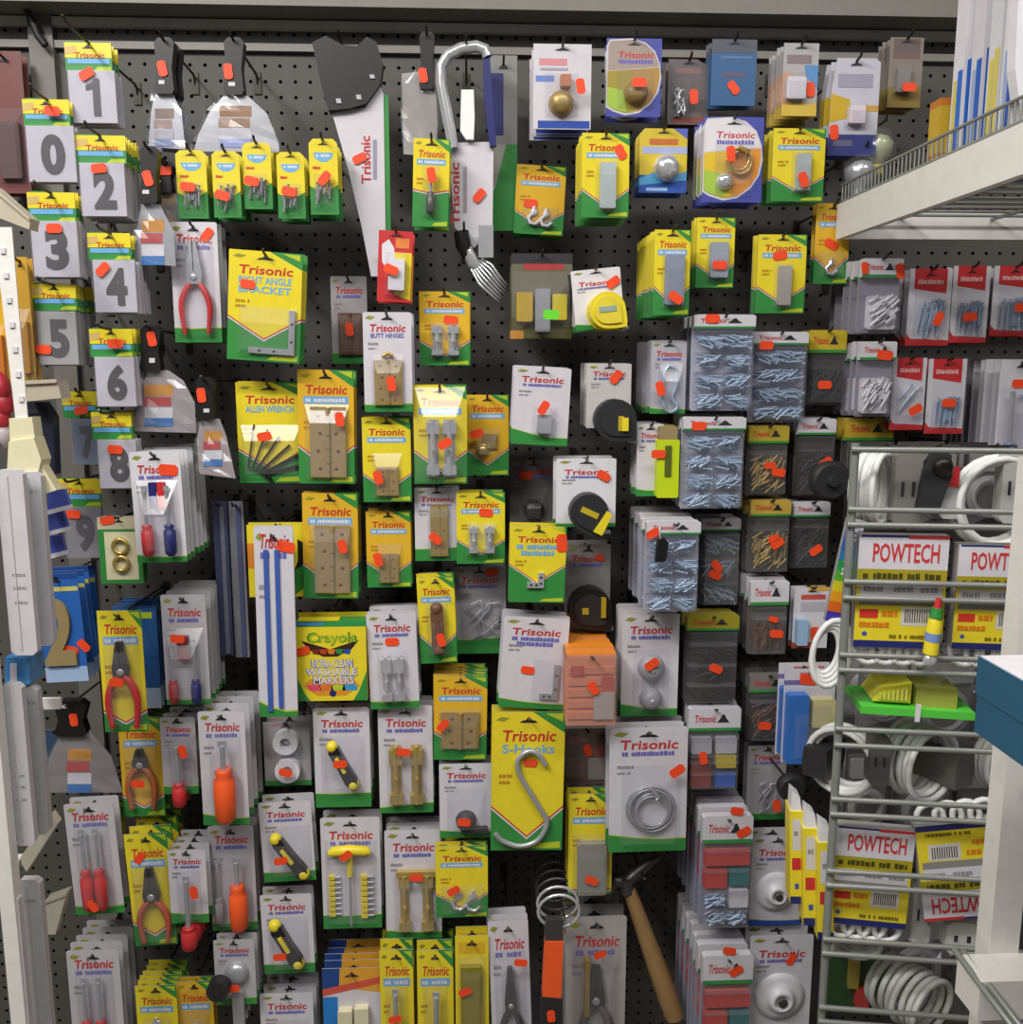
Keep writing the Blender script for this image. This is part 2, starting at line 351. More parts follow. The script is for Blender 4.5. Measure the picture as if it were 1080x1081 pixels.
def g_coil(c, u, v, rad, k='steel', n=6, th=.0016):
    m = M(); rg = random.Random(3)
    for i in range(n):
        q = rad*c.w*(1-.05*i); m.ring((c.x(u)+rg.uniform(-1, 1)*.003, YF-.004-.0022*(i % 4), c.z(v)+rg.uniform(-1, 1)*.003), q, th, k, 'y', 26, 6)
    x, z = c.x(u), c.z(v); m.tube([(x-.004, YF-.012, z+rad*c.w*1.02), (x+.012, YF-.015, z+rad*c.w*.6), (x+.006, YF-.015, z+rad*c.w*.5)], .0035, k, 8)
    return [('wire_coil', m)]
def g_keys(c, r, n=6, k='black', seed=1):  # fanned allen keys
    x0, z0, x1, z1 = c.r(r); out = []; px, pz = x0+(x1-x0)*.12, z0+(z1-z0)*.12
    for i in range(n):
        a = R(80-13*i); L = (z1-z0)*(.95-.03*i); m = M(); sx, sz = px+.012*i*.55, pz+.002*(n-i)
        e = (sx+math.cos(a)*L*.85, sz+math.sin(a)*L*.85); q = a+R(75)
        m.tube([(sx, YF-.004, sz-.008), (sx+.002, YF-.004, sz), e, (e[0]+math.cos(q)*L*.2, YF-.004, e[1]+math.sin(q)*L*.2)] if 0 else
               [(sx+math.cos(a-R(80))*.016, YF-.004, sz+math.sin(a-R(80))*.016-.004), (sx, YF-.004, sz), (e[0], YF-.004, e[1])], .0014+.0002*i, k, 6)
        out.append(('allen_key', m))
    return out
def g_ell(c, r, k='steel', t=.18, flip=False):   # flat L bracket
    x0, z0, x1, z1 = c.r(r); a = (x1-x0)*t; m = M()
    pts = [(x0, z0), (x1, z0), (x1, z1), (x1-a, z1), (x1-a, z0+a), (x0, z0+a)]
    m.prism(pts, YF-.005, YF-.001, k)
    for q in (.3, .7): m.dome(x1-a/2, z0+(z1-z0)*q, YF-.005, a*.25, .0005, 'ink', 8); m.dome(x0+(x1-x0)*q*.8, z0+a/2, YF-.005, a*.25, .0005, 'ink', 8)
    return [('bracket', m)]
def g_jhook(c, pts, rad=.004, k='steel'):
    m = M(); p = [(c.x(u), YF-rad-.002, c.z(v)) for u, v in pts]; m.tube(smooth(p), rad, k, 8)
    return [('metal_hook', m)]
def g_plate(c, r, k='grey', dep=.01, name='block', lines=None):
    x0, z0, x1, z1 = c.r(r); m = M(); b = min(x1-x0, z1-z0)*.06
    m.prism([(x0+b, z0), (x1-b, z0), (x1, z0+b), (x1, z1-b), (x1-b, z1), (x0+b, z1), (x0, z1-b), (x0, z0+b)], YF-dep, YF, k)
    if lines: greek(m, c, lines[0], lines[1], 4, YF-dep-E)
    return [(name, m)]
def g_tape(c, u, v, rad, k='yellow', k2='black', ang=0, band=True, face=None, lab=None):   # tape measure: rounded case, ring, label, lip
    x, z = c.x(u), c.z(v); r = rad*c.w; m = M(); q = R(ang)
    def rot(p): return (x+p[0]*math.cos(q)+p[1]*math.sin(q), z-p[0]*math.sin(q)+p[1]*math.cos(q))
    pts = [(r*math.cos(R(a)), r*math.sin(R(a))) for a in range(0, 271, 18)]; pts = [(r, -r*.1)]+pts[1:]+[(r*.4, -r*1.02), (r*.98, -r*1.0), (r*1.02, -r*.7)]
    m.prism([rot(p) for p in pts], YF-.034, YF-.002, k)
    b = M(); ins = [(p[0]*.74-.001, p[1]*.74) for p in pts]; b.prism([rot(p) for p in ins], YF-.037, YF-.033, face or (k if k != k2 else 'rubber'))
    out = [('case', m), ('face_plate', b)]
    l = M(); l.prism([rot(p) for p in ((a*r, b*r) for a, b in box2(*(lab or (-.5, -.1, .45, .2))))], YF-.038, YF-.037, '#9ab0a0' if k == 'yellow' else '#c0aa28'); out.append(('label_plate', l))
    if band: e = M(); e.prism([rot(p) for p in ((r*.55, -r*.75), (r*1.06, -r*.75), (r*1.06, r*.45), (r*.75, r*.5))], YF-.039, YF-.03, k2 if k2 != k else 'yellow'); out.append(('grip_band', e))
    s = M(); s.box(x+r*.7, x+r*1.15, YF-.022, YF-.008, z-r*1.12, z-r*.98, 'steel'); out.append(('tape_lip', s))
    return out
def box2(x0, y0, x1, y1): return [(x0, y0), (x1, y0), (x1, y1), (x0, y1)]
def g_tee(c, r, k='yellow'):
    x0, z0, x1, z1 = c.r(r); m = M(); xm = (x0+x1)/2; h = z1-z0; w = x1-x0; y = YF-.010
    m.tube([(x0, y, z1-h*.1), (x0+w*.1, y, z1-h*.08), (xm, y, z1-h*.06), (x1-w*.1, y, z1-h*.08), (x1, y, z1-h*.1)], [.004, .009, .0095, .009, .004], k, 8)
    m.cyl((xm, y, z1-h*.08), (xm, y, z1-h*.38), w*.09, k, 8, w*.07); s = M(); s.cyl((xm, y, z1-h*.38), (xm, y, z0), w*.03, 'steel', 8)
    return [('tee_handle', m), ('shaft', s)]
def g_bits(c, r, n=8, k='yellow', k2='steel'):
    x0, z0, x1, z1 = c.r(r); out = []
    for i in range(n):
        m = M(); a = z0+(z1-z0)*(i+.15)/n; b = z0+(z1-z0)*(i+.8)/n; m.box(x0, (x0+x1)/2, YF-.006, YF, a, b, k); m.cyl(((x0+x1)/2, YF-.003, (a+b)/2), (x1, YF-.003, (a+b)/2), (b-a)*.35, k2, 6); out.append(('screw_bit', m))
    return out
def g_tangle(c, r, k='steel', n=9, th=.0016, seed=2, rr=.2):
    x0, z0, x1, z1 = c.r(r); m = M(); rg = random.Random(seed)
    for i in range(n):
        p = [(rg.uniform(x0, x1), YF-.003-rg.random()*.006, rg.uniform(z0, z1)) for _ in range(2)]
        q = ((p[0][0]+p[1][0])/2+rg.uniform(-1, 1)*(x1-x0)*rr, YF-.008, (p[0][2]+p[1][2])/2+rg.uniform(-1, 1)*(z1-z0)*rr)
        m.tube([p[0], q, p[1]], th, k, 6)
    return [('metal_hooks', m, 'stuff')]
def g_cuphooks(c, pts, rad=.12, k='chrome', th=.003):
    out = []
    for u, v in pts:
        m = M(); x, z, q = c.x(u), c.z(v), rad*c.w
        m.tube([(x-q*.1, YF-.004, z+q*2), (x-q*.1, YF-.004, z+q), (x-q, YF-.004, z+q*.2), (x-q*.7, YF-.005, z-q*.7), (x+q*.2, YF-.006, z-q*.9), (x+q*.9, YF-.006, z-q*.3)], th, k, 6)
        m.dome(x-q*.1, z+q*1.1, YF-.003, q*.6, .003, k, 10); out.append(('cup_hook', m))
    return out
def g_blister(c, r, dep=.014, k='clear'):
    x0, z0, x1, z1 = c.r(r); i = min(dep*.7, (x1-x0)*.3); t = min(dep*2.1, (z1-z0)*.5); m = M(); y = YF-E*4
    vs = [(x0, y, z0), (x1, y, z0), (x1, y, z1), (x0, y, z1), (x0+i, y-dep, z0+i), (x1-i, y-dep, z0+i), (x1-i, y-dep, z1-t), (x0+i, y-dep, z1-t)]
    m.add(vs, [(4, 5, 6, 7), (0, 1, 5, 4), (1, 2, 6, 5), (2, 3, 7, 6), (3, 0, 4, 7)], k)
    return [('blister', m)]
GOODS = {k[2:]: v for k, v in list(globals().items()) if k.startswith('g_')}
STK = None
def sticker(parent, x, y, z, ang=0, s=1, k='sticker'):
    global STK
    if STK is None: STK = {}
    if k not in STK:
        m = M(); a, b = .0115, .0068; q = .003
        m.prism([(-a+q, -b), (a-q, -b), (a, -b+q), (a, b-q), (a-q, b), (-a+q, b), (-a, b-q), (-a, -b+q)], -.0004, 0, k)
        o = m.build('price_sticker'); STK[k] = o.data; bpy.data.objects.remove(o)
    o = link(STK[k], 'price_sticker', parent, (x, y, z)); o.rotation_euler = (0, R(ang), 0); o.scale = (s, 1, s)
    return o
HK = {}
def hook(x, z, length, label, tip=.007):
    key = round(length, 3)
    if key not in HK:
        m = M(); L = key
        m.tube([(0, 0, -.02), (0, -.004, -.004), (0, -.012, 0), (0, -L*.9, .004), (0, -L*.97, .006), (0, -L, .004+tip)], .0021, 'hook', 6)
        m.box(-.006, .006, -.003, 0, -.03, .006, 'hook')
        o = m.build('peg_hook'); HK[key] = o.data; bpy.data.objects.remove(o)
    o = link(HK[key], 'peg_hook', None, (x, D, z))
    return tag(o, label, 'hook', 'hooks on the pegboard')
ORD = ['second', 'third', 'fourth', 'fifth', 'sixth', 'seventh', 'eighth', 'ninth', 'tenth', 'eleventh', 'twelfth']
def place(box, d, roll):
    x0, y0, x1, y1 = box; xm, ym = (x0+x1)/2, (y0+y1)/2
    w = (P(x1, ym, d)-P(x0, ym, d)).x; h = P(xm, y0, d).z-P(xm, y1, d).z; c = P(xm, ym, d)
    a = R(roll); return w, h, Vector((c.x-math.sin(a)*h/2, c.y, c.z-math.cos(a)*h/2))
def finish(root, label, cat, w, h, roll, d, n, sp, hk, name, loc, skip=('price_sticker',)):
    for i in range(n):
        j = Vector((random.uniform(-1, 1)*.002, sp*(i+1), random.uniform(-1, 1)*.002))
        copy_thing(root, loc+j, f'{ORD[i]} one behind the {label}', f'stack of the {label}', skip)
    if n: root['group'] = f'stack of the {label}'
    if hk is not None:
        a = R(roll); t = loc+Vector((math.sin(a)*h*.93, 0, math.cos(a)*h*.93))
        hook(t.x, t.z+.002, d+hk, f'wire hook of the {label}')
def pack(name, label, cat, style, box, d=.18, n=0, sp=.022, g=(), bl=None, stk=(), roll=0, hk=.02, **kw):
    w, h, loc = place(box, d, roll); c = CS(w, h)
    root = empty(name, loc, label, cat, rot=(0, R(roll), 0))
    m = M(); CARDS[style](m, c, **kw); m.build('card', root)
    for it in g:
        f, a, k = it[0], it[1], (it[2] if len(it) > 2 else {})
        args = a if f in ('knife', 'disc', 'roll', 'coil', 'tape') else (a,)
        for pt in GOODS[f](c, *args, **k): pt[1].build(pt[0], root, kind=pt[2] if len(pt) > 2 else None)
    dep = 0
    if bl:
        dep = bl[4] if len(bl) > 4 else .014
        for nm, bm in g_blister(c, bl[:4], dep, kw.get('blk', 'clear')): bm.build(nm, root)
    if stk and not isinstance(stk[0], (tuple, list)): stk = (stk,)
    for s in stk:
        p = P(s[0], s[1], d); q = Matrix.Rotation(-R(roll), 3, 'Y') @ (p-loc)
        inside = bl and c.x(bl[0])-.004 < q.x < c.x(bl[2])+.004 and c.z(bl[3])-.004 < q.z < c.z(bl[1])+.004
        yy = s[4] if len(s) > 4 else (-(dep+T+.0012) if inside else -(T+.0012))
        sticker(root, q.x, yy, q.z, (s[2] if len(s) > 2 else 0), s[3] if len(s) > 3 else 1)
    finish(root, label, cat, w, h, roll, d, n, sp, hk, name, loc)
    return root
DW = 'zero one two three four five six seven eight nine'.split()
def num(digit, head, tile, d, n, stk, sp=.012, dim='card', roll=0, hk=.055):  # dim: tile colour, darker values paint shade onto white tiles
    """house number: yellow header card, white tile, raised black numeral"""
    box = (min(head[0], tile[0]), head[1], max(head[2], tile[2]), tile[3])
    w, h, loc = place(box, d, roll); c = CS(w, h); bw, bh = box[2]-box[0], box[3]-box[1]
    label = f'white house number {DW[int(digit)]} tile under yellow header'
    root = empty('number_tile', loc, label, 'house number', rot=(0, R(roll), 0))
    u0, u1 = (head[0]-box[0])/bw, (head[2]-box[0])/bw; vh = (head[3]-box[1])/bh
    m = M(); m.prism(c.p([(u0, vh), (u1, vh), (u1, .02), (u0+.1, 0), (u0, .02)]), YF, 0, 'green', 'back')
    a = lambda s, t: (u0+(u1-u0)*s, vh*t)
    m.poly(c.p([a(0, .55), a(1, .55), a(1, .05), a(0, .05)]), YF-E, 'yellow'); m.poly(c.p([a(.05, .74), a(.95, .74), a(.95, .58), a(.05, .58)]), YF-E*2, 'sky')
    m.poly(c.p([a(.6, .97), a(.98, .97), a(.98, .84), a(.7, .84)]), YF-E*2, 'lime'); m.poly(c.p([a(0, .2), a(.25, .15), a(.25, .4), a(0, .45)]), YF-E*2, '#d2b46a')
    x0, z0 = c.p([a(.2, .55)])[0]; x1, z1 = c.p([a(.85, .37)])[0]; m.text('Trisonic', x0, z0, x1, z1, YF-E*3, 'red', .1)
    sx, sz = c.p([a(.5, .2)])[0]; m.poly([(sx-.009, sz-.002), (sx+.009, sz-.002), (sx+.004, sz), (sx, sz+.004), (sx-.004, sz)], YF-E*3, 'ink')
    m.build('header_card', root)
    t0, t1 = (tile[0]-box[0])/bw, (tile[2]-box[0])/bw; vt = (tile[1]-box[1])/bh
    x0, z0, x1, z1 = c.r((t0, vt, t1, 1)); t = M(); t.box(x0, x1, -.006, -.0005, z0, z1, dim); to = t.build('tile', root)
    tw, th = x1-x0, z1-z0; q = M(); vs, fs = glyphs(digit); gw = .34 if digit == '1' else .5
    for y in (-.0075, -.0061): q.add([(x0+tw*(.5-gw/2+.04+gw*v[0]), y, z0+th*(.13+.72*v[1])) for v in vs], fs, 'ink')
    q.build('numeral', to)
    s = M(); s.prism([(x0-.001, z0-.001), (x1+.001, z0-.001), (x1+.001, z1+.001), (x0-.001, z1+.001)], -.0085, -.0080, 'clear'); s.build('clear_sleeve', root)
    for p in (stk if stk and isinstance(stk[0], tuple) else ((stk,) if stk else ())):
        b = P(p[0], p[1], d)-loc; sticker(root, b.x, -.0095, b.z, p[2])
    finish(root, label, 'house number', w, h, roll, d, n, sp, hk, 'number_tile', loc)
num('1', (71, 44, 120, 76), (74, 76, 123, 131), .20, 2, (94, 80, -30), hk=.09)
num('0', (27, 104, 76, 134), (30, 134, 80, 193), .22, 1, (58, 119, 5))
num('2', (82, 142, 135, 173), (86, 173, 133, 229), .22, 5, (107, 179, -5))
num('3', (32, 202, 82, 235), (35, 234, 83, 293), .23, 2, (60, 242, 0))
num('4', (95, 245, 140, 275), (100, 275, 144, 330), .22, 5, (111, 285, -45))
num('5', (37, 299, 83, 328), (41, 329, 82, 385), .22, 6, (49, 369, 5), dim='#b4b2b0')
num('6', (97, 346, 142, 377), (102, 377, 143, 429), .22, 4, (124, 363, 0))
num('7', (68, 412, 104, 441), (77, 442, 107, 490), .07, 1, (88, 433, -10), dim='#6a7890', hk=.02)  # blue-grey stands in for the shade on this white tile
num('8', (99, 434, 141, 464), (105, 464, 145, 515), .21, 2, (124, 474, 5))
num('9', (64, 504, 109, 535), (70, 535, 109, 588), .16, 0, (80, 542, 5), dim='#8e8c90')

def traced(name, label, cat, d, parts, stk=(), hk=None, n=0, sp=.02, sleeve=None):
    """a tool drawn from outlines: parts = (part, material, px points, front y, back y[, prints])"""
    allp = [p for pt in parts for p in pt[2]]
    xs = [p[0] for p in allp]; y1 = max(p[1] for p in allp); loc = P((min(xs)+max(xs))/2, y1, d)
    root = empty(name, loc, label, cat)
    for pt in parts:
        q = [P(*p, d)-loc for p in pt[2]]; m = M(); pts = [(v.x, v.z) for v in q]
        ar = sum(pts[i][0]*pts[(i+1) % len(pts)][1]-pts[(i+1) % len(pts)][0]*pts[i][1] for i in range(len(pts)))
        if ar < 0: pts = pts[::-1]
        m.prism(pts, pt[3], pt[4], pt[1])
        for i, pr in enumerate(pt[5] if len(pt) > 5 else ()):
            if pr[0] == 'text':
                a, b = P(pr[2][0], pr[2][3], d)-loc, P(pr[2][2], pr[2][1], d)-loc; m.text(pr[1], a.x, a.z, b.x, b.z, pt[3]-E*(3+i), pr[3], vert=len(pr) > 4)
            elif pr[0] == 'greek':
                a, b = P(pr[1][0], pr[1][3], d)-loc, P(pr[1][2], pr[1][1], d)-loc; m.greek(a.x, a.z, b.x, b.z, pt[3]-E*(3+i), pr[2], i)
            else:
                v = [P(*p, d)-loc for p in pr[1]]; m.poly([(a.x, a.z) for a in v][::-1], pt[3]-E*(1+i), pr[0])
        m.build(pt[0], root)
    if sleeve:                        # loose crinkled plastic over the blade
        m = M(); rg = random.Random(len(label)); ya, yb = min(p[1] for p in sleeve), max(p[1] for p in sleeve); vs = []; NR, NC = 8, 6
        for i in range(NR):
            y = ya+(yb-ya)*(i+.02)/(NR-1)*.98; xs_ = []
            for k in range(len(sleeve)):
                (x0, y0), (x1, y1_) = sleeve[k], sleeve[(k+1) % len(sleeve)]
                if min(y0, y1_) <= y <= max(y0, y1_) and y0 != y1_: xs_.append(x0+(x1-x0)*(y-y0)/(y1_-y0))
            if not xs_: xs_ = [p[0] for p in sleeve]
            for j in range(NC): q = P(min(xs_)-1.5+(max(xs_)-min(xs_)+3)*j/(NC-1), y, d)-loc; vs.append((q.x, -.004-rg.random()*.009, q.z))
        m.add(vs, [(i*NC+j, (i+1)*NC+j, (i+1)*NC+j+1, i*NC+j+1) for i in range(NR-1) for j in range(NC-1)], 'clear'); m.build('clear_sleeve', root)
    for s in (stk if stk and isinstance(stk[0], tuple) else ((stk,) if stk else ())):
        b = P(s[0], s[1], d)-loc; sticker(root, b.x, s[3] if len(s) > 3 else -.012, b.z, s[2])
    for i in range(n): copy_thing(root, loc+Vector((.001*(-1)**i, sp*(i+1), 0)), f'{ORD[i]} one behind the {label}', f'stack of the {label}', ('price_sticker',))
    if n: root['group'] = f'stack of the {label}'
    if hk: t = P(*hk[:2], d); hook(t.x, t.z, d+.03, f'wire hook of the {label}')
    return root
def scraper(label, hx, blade, lab, stk, mark, d, bm='steel', n=0, name='putty_knife', cols=('#d09030', '#c04848', '#dcdce0', '#3c7cc0')):
    x0, y0, x1, y1 = hx; w = x1-x0
    pr = []
    if lab:
        a, b, c, e = lab; h = e-b
        pr = [(cols[0], box2(a, b, c, b+h*.27)), (cols[1], box2(a-1, b+h*.3, c-2, b+h*.52)), (cols[2], box2(a, b+h*.55, c, b+h*.8)), (cols[3], box2(a, b+h*.8, c, e))]
    traced(name, label, 'scraper', d, sleeve=blade, parts=[
        ('handle', 'black', [(x0+w*.2, y0), (x1-w*.2, y0), (x1, y0+5), (x1-w*.12, y0+(y1-y0)*.55), (x1, y1-4), (x1-w*.1, y1), (x0+w*.1, y1), (x0, y1-4), (x0+w*.12, y0+(y1-y0)*.55), (x0, y0+5)], -.011, .008, [('card', box2(*mark))]),
        ('blade', bm, blade, -.002, 0, pr)], stk=[(stk[0], stk[1], stk[2], -.0125)], hk=((x0+x1)/2, y0+6), n=n, sp=.03)
scraper('narrow putty knife top left in a clear plastic sleeve', (165, 42, 186, 101), [(164, 100), (183, 100), (192, 118), (196, 158), (157, 155), (160, 118)], (164, 115, 184, 155), (174, 75, 80), (170, 87, 176, 91), .15, n=1, cols=('#8a7468', '#a89088', '#b8b8c0', '#8898c0'))
scraper('wide fan-shaped steel scraper right of the narrow putty knife', (238, 42, 259, 102), [(236, 102), (262, 102), (282, 120), (294, 150), (295, 161), (205, 160), (210, 142), (222, 118)], (232, 112, 266, 156), (243, 78, 85), (243, 89, 250, 93), .15, bm='chrome', cols=('#9a7048', '#a08068', '#c8c8d0', '#98a4d8'))
scraper('flat putty knife with bright label below number 1', (150, 156, 169, 216), [(150, 216), (169, 216), (184, 245), (186, 281), (142, 278), (144, 245)], (150, 232, 174, 280), (159, 190, 75), (153, 202, 160, 206), .20)
scraper('small putty knife half hidden beside the five screw cards', (168, 172, 184, 205), [(166, 205), (187, 205), (190, 225), (192, 248), (168, 248)], (170, 205, 186, 246), (176, 182, 0), (170, 192, 172, 194), .12, cols=('#d0b080', '#a8a090', '#c8b090', '#5c98d0'))
scraper('wide grey joint knife beside house number 6', (150, 344, 172, 392), [(158, 391), (178, 391), (194, 402), (206, 425), (208, 457), (141, 455), (146, 415)], (153, 406, 183, 450), (163, 358, 80), (160, 378, 166, 383), .19, bm='#a79ea2')
scraper('tapered putty knife with curled sleeve above dark saw blades', (208, 398, 228, 443), [(212, 442), (232, 442), (239, 460), (249, 505), (211, 500), (208, 465)], (216, 455, 235, 492), (215, 417, 85), (217, 431, 223, 435), .20, bm='#a89ea0')
scraper('broad dark scraper below the blue number 2 card', (60, 738, 94, 775), [(66, 772), (96, 772), (118, 798), (130, 836), (50, 836), (52, 800)], (72, 790, 97, 836), (81, 757, 85), (68, 742, 74, 745), .15, bm='#8c8886')
scraper('square grey scraper with black handle beside the hacksaw', (443, 36, 459, 96), [(424, 78), (442, 76), (444, 97), (460, 97), (462, 130), (460, 166), (426, 163), (425, 110)], None, (447, 82, 80), (445, 98, 447, 99), .10, bm='#aaa6a2')
# ---- five slim screw cards
for i, (b, s) in enumerate((((187, 159, 219, 231), (201, 199, 5)), ((225, 160, 254, 230), (237, 208, 15)), ((257, 151, 287, 221), (268, 193, 10)), ((293, 161, 322, 231), (307, 204, 10)), ((327, 147, 357, 227), (344, 190, -50)))):
    pack('screw_pack', ('leftmost', 'second', 'third', 'fourth', 'fifth')[i]+' of five slim yellow screw cards under the scrapers', 'screw pack', 'S', b, .17+.008*(i % 2), 3, .02, [('screws', (.2, .5, .8, .92), dict(k='steel', n=10, ln=.024, ang=80, seed=i))], (.14, .46, .86, .94, .012), s)
# ---- left-hand column goods
pack('plier_pack', 'white card of long nose pliers with red handles', 'plier pack', 'W', (182, 235, 232, 362), .17, 2, .028, [('pliers', (.16, .16, .84, .93), dict(k='red', hz=.42, th=.0045, head='steel'))], (.1, .14, .9, .95, .018), (219, 248, -50), head=.1)
pack('bracket_pack', 'large yellow right angle bracket card turned to the right', 'bracket pack', 'Y', (241, 266, 318, 382), .22, 3, .016, [('ell', (.3, .52, .93, .93), dict(t=.13))], (.15, .5, .97, .95, .012), (262, 300, 5), roll=4, sub='RIGHT ANGLE/BRACKET', chev=.6, dip=.8)
pack('allen_key_pack', 'yellow card of black allen keys spread as a fan', 'allen key pack', 'Y', (251, 404, 321, 510), .17, 1, .02, [('keys', (.06, .44, .78, .98), {})], (.05, .42, .95, .95, .012), (281, 460, -10), sub='ALLEN WRENCH')
pack('hinge_pack', 'tall amber card of a big tan hinge beside allen keys', 'hinge pack', 'Y', (315, 391, 374, 511), .19, 2, .022, [('hinge', (.22, .32, .86, .94), dict(n=4))], (.12, .3, .92, .97, .014), (360, 442, 80), main='amber', roll=1)
pack('hinge_pack', 'tall amber card of a tan hinge above the marker box', 'hinge pack', 'Y', (320, 521, 378, 632), .18, 2, .022, [('hinge', (.22, .3, .86, .94), dict(n=4))], (.12, .28, .92, .97, .014), (363, 575, 80), main='amber', roll=1)
pack('hinge_pack', 'yellow card of one small tan hinge under the white hinge card', 'hinge pack', 'Y', (383, 441, 434, 530), .19, 2, .02, [('hinge', (.28, .58, .74, .92), dict(k='brass'))], (.2, .42, .82, .96, .012), (400, 503, 75))
pack('hinge_pack', 'dim yellow hinge card between brass hinge and chrome latch cards', 'hinge pack', 'Y', (387, 540, 434, 620), .17, 2, .02, [('hinge', (.3, .55, .72, .93), dict(k='brass'))], (.22, .42, .82, .96, .012), (400, 589, 75), main='amber')
pack('hinge_pack', 'white card of two brass butt hinges right of dim hinge card', 'hinge pack', 'W', (384, 330, 435, 435), .21, 2, .02, [('hinge', (.22, .48, .8, .93), dict(k='brass', knob=True, n=4))], (.16, .42, .86, .95, .014), (414, 405, 80), sub='BUTT HINGES', g0=.93, g1=.92)
pack('hinge_pack', 'dim white hinge card hanging low below the hand saw', 'hinge pack', 'W', (350, 292, 388, 384), .06, 0, .02, [('hinge', (.2, .42, .85, .9), dict(k='brown'))], (.14, .38, .9, .92, .012), (370, 348, 85), main='#a8a4a6', hk=.02)  # white stock greyed to stand in for shade
pack('barrel_bolt_pack', 'amber card of two small chrome bolts under the fork', 'bolt pack', 'Y', (443, 308, 496, 386), .16, 2, .02, [('bolt', (.24, .46, .46, .88), dict(k='chrome')), ('bolt', (.56, .46, .78, .88), dict(k='chrome'))], (.2, .42, .82, .92, .014), (476, 338, 5), main='amber')
pack('barrel_bolt_pack', 'shiny plastic-wrapped yellow card of two large chrome bolts', 'bolt pack', 'Y', (437, 407, 493, 511), .20, 1, .026, [('bolt', (.24, .34, .48, .93), dict(k='chrome')), ('bolt', (.54, .34, .8, .93), dict(k='chrome'))], (.02, .02, .98, .98, .022), (470, 467, -30))
pack('knob_pack', 'dim amber card of a brass catch behind shiny bolt card', 'knob pack', 'Y', (492, 417, 537, 502), .14, 1, .03, [('disc', (.38, .68, .16), dict(k='gold', dep=.016, name='knob')), ('hinge', (.4, .48, .72, .66), dict(k='gold', n=1))], (.12, .42, .8, .82, .018), (503, 457, -20), main='amber')
pack('latch_pack', 'white card of a brass hasp beside silver latch card', 'latch pack', 'W', (438, 515, 485, 592), .17, 2, .02, [('hinge', (.35, .22, .75, .93), dict(k='gold'))], (.28, .18, .84, .95, .012), (460, 567, 40), g0=.84, g1=.82)
pack('latch_pack', 'yellow card of two silver latches above the grey hook card', 'latch pack', 'Y', (482, 520, 533, 595), .185, 2, .02, [('bolt', (.26, .46, .44, .85), dict(k='chrome')), ('bolt', (.58, .46, .78, .85), dict(k='chrome'))], (.2, .42, .84, .9, .014), (513, 541, 5))
pack('pocket_knife_pack', 'slim yellow card of a brown pocket knife', 'knife pack', 'Y', (442, 609, 481, 700), .18, 2, .022, [('knife', ((.5, .34), (.52, .86)), dict(hw=.17, k='brown', k2='brown'))], (.2, .3, .8, .92, .018), (466, 672, 80), hk=.04, roll=-2)
pack('hook_pack', 'dim white card of tangled grey metal hooks', 'hook pack', 'W', (479, 598, 534, 690), .12, 1, .02, [('tangle', (.2, .32, .92, .82), {})], (.12, .3, .95, .86, .012), (519, 604, -10), main='#a9a8aa', g0=.84, g1=.82)  # grey card colour carries the shade on white stock
pack('bolt_pack', 'white card of two silver bolts right of the marker box', 'bolt pack', 'W', (389, 647, 441, 748), .19, 3, .02, [('bolt', (.26, .44, .46, .92), dict(k='chrome', cap=.35)), ('bolt', (.52, .44, .72, .92), dict(k='chrome', cap=.35))], (.18, .4, .8, .95, .016), (414, 677, 0), g0=.92, g1=.93, roll=-1.5)
pack('hinge_pack', 'amber card of a wide tan hinge below pocket knife', 'hinge pack', 'Y', (458, 714, 514, 802), .18, 4, .016, [('hinge', (.15, .42, .85, .85), dict(k='brass'))], (.1, .38, .9, .9, .014), (468, 762, -50), main='amber', roll=1)
pack('tape_roll_pack', 'card of two white tape rolls under the blue blades', 'tape pack', 'P', (279, 762, 328, 829), .15, 1, .03, [('roll', (.5, .28, .27), {}), ('roll', (.52, .72, .27), {})], (.2, .06, .82, .96, .02), (305, 808, 15, 1, -.03), main='#a9a6a8', prints=[(((0, .92), (1, 1)), 'green'), (((.1, .03), (.36, .06)), '#c08a8a')])
pack('utility_knife_pack', 'white card of a black and yellow utility knife below marker box', 'knife pack', 'W', (332, 747, 391, 852), .18, 2, .026, [('knife', ((.32, .36), (.72, .78)), dict(hw=.1))], (.12, .28, .9, .84, .02), (361, 801, -5), g0=.86, g1=.86)
pack('bolt_pack', 'white card of two brass bolts below the silver bolts', 'bolt pack', 'W', (400, 745, 457, 858), .175, 2, .024, [('bolt', (.2, .36, .44, .92), dict(k='gold', cap=.3)), ('bolt', (.58, .36, .82, .92), dict(k='gold', cap=.3))], (.14, .32, .88, .94, .018), (427, 789, 5), g0=.95, g1=.91)
pack('castor_pack', 'white card of a black castor below the wide hinge', 'castor pack', 'W', (464, 806, 520, 884), .185, 1, .03, [('disc', (.5, .76, .2), dict(k='rubber', dep=.02, name='castor_wheel')), ('plate', (.4, .84, .9, .9), dict(k='dsteel', dep=.012, name='castor_plate'))], (.14, .32, .88, .92, .022), (490, 861, 5), g0=.9, g1=.92)
pack('u_hook_pack', 'big yellow card of one long silver utility hook', 'hook pack', 'Y', (519, 752, 595, 898), .21, 2, .018, [('jhook', [(.74, .37), (.64, .295), (.5, .27), (.36, .33), (.38, .43), (.54, .57), (.7, .7), (.78, .79), (.66, .91), (.42, .955), (.18, .92), (.06, .86)], dict(rad=.0046))], None, (560, 805, 5), sub='S-Hooks', chev=.68, dip=.9, roll=1)
pack('utility_knife_pack', 'white knife card left of the yellow tee handle', 'knife pack', 'W', (276, 846, 331, 930), .18, 1, .026, [('knife', ((.28, .42), (.82, .92)), dict(hw=.11))], (.12, .3, .95, .95, .02), (299, 902, -10), g0=.88, g1=.88, roll=-2)
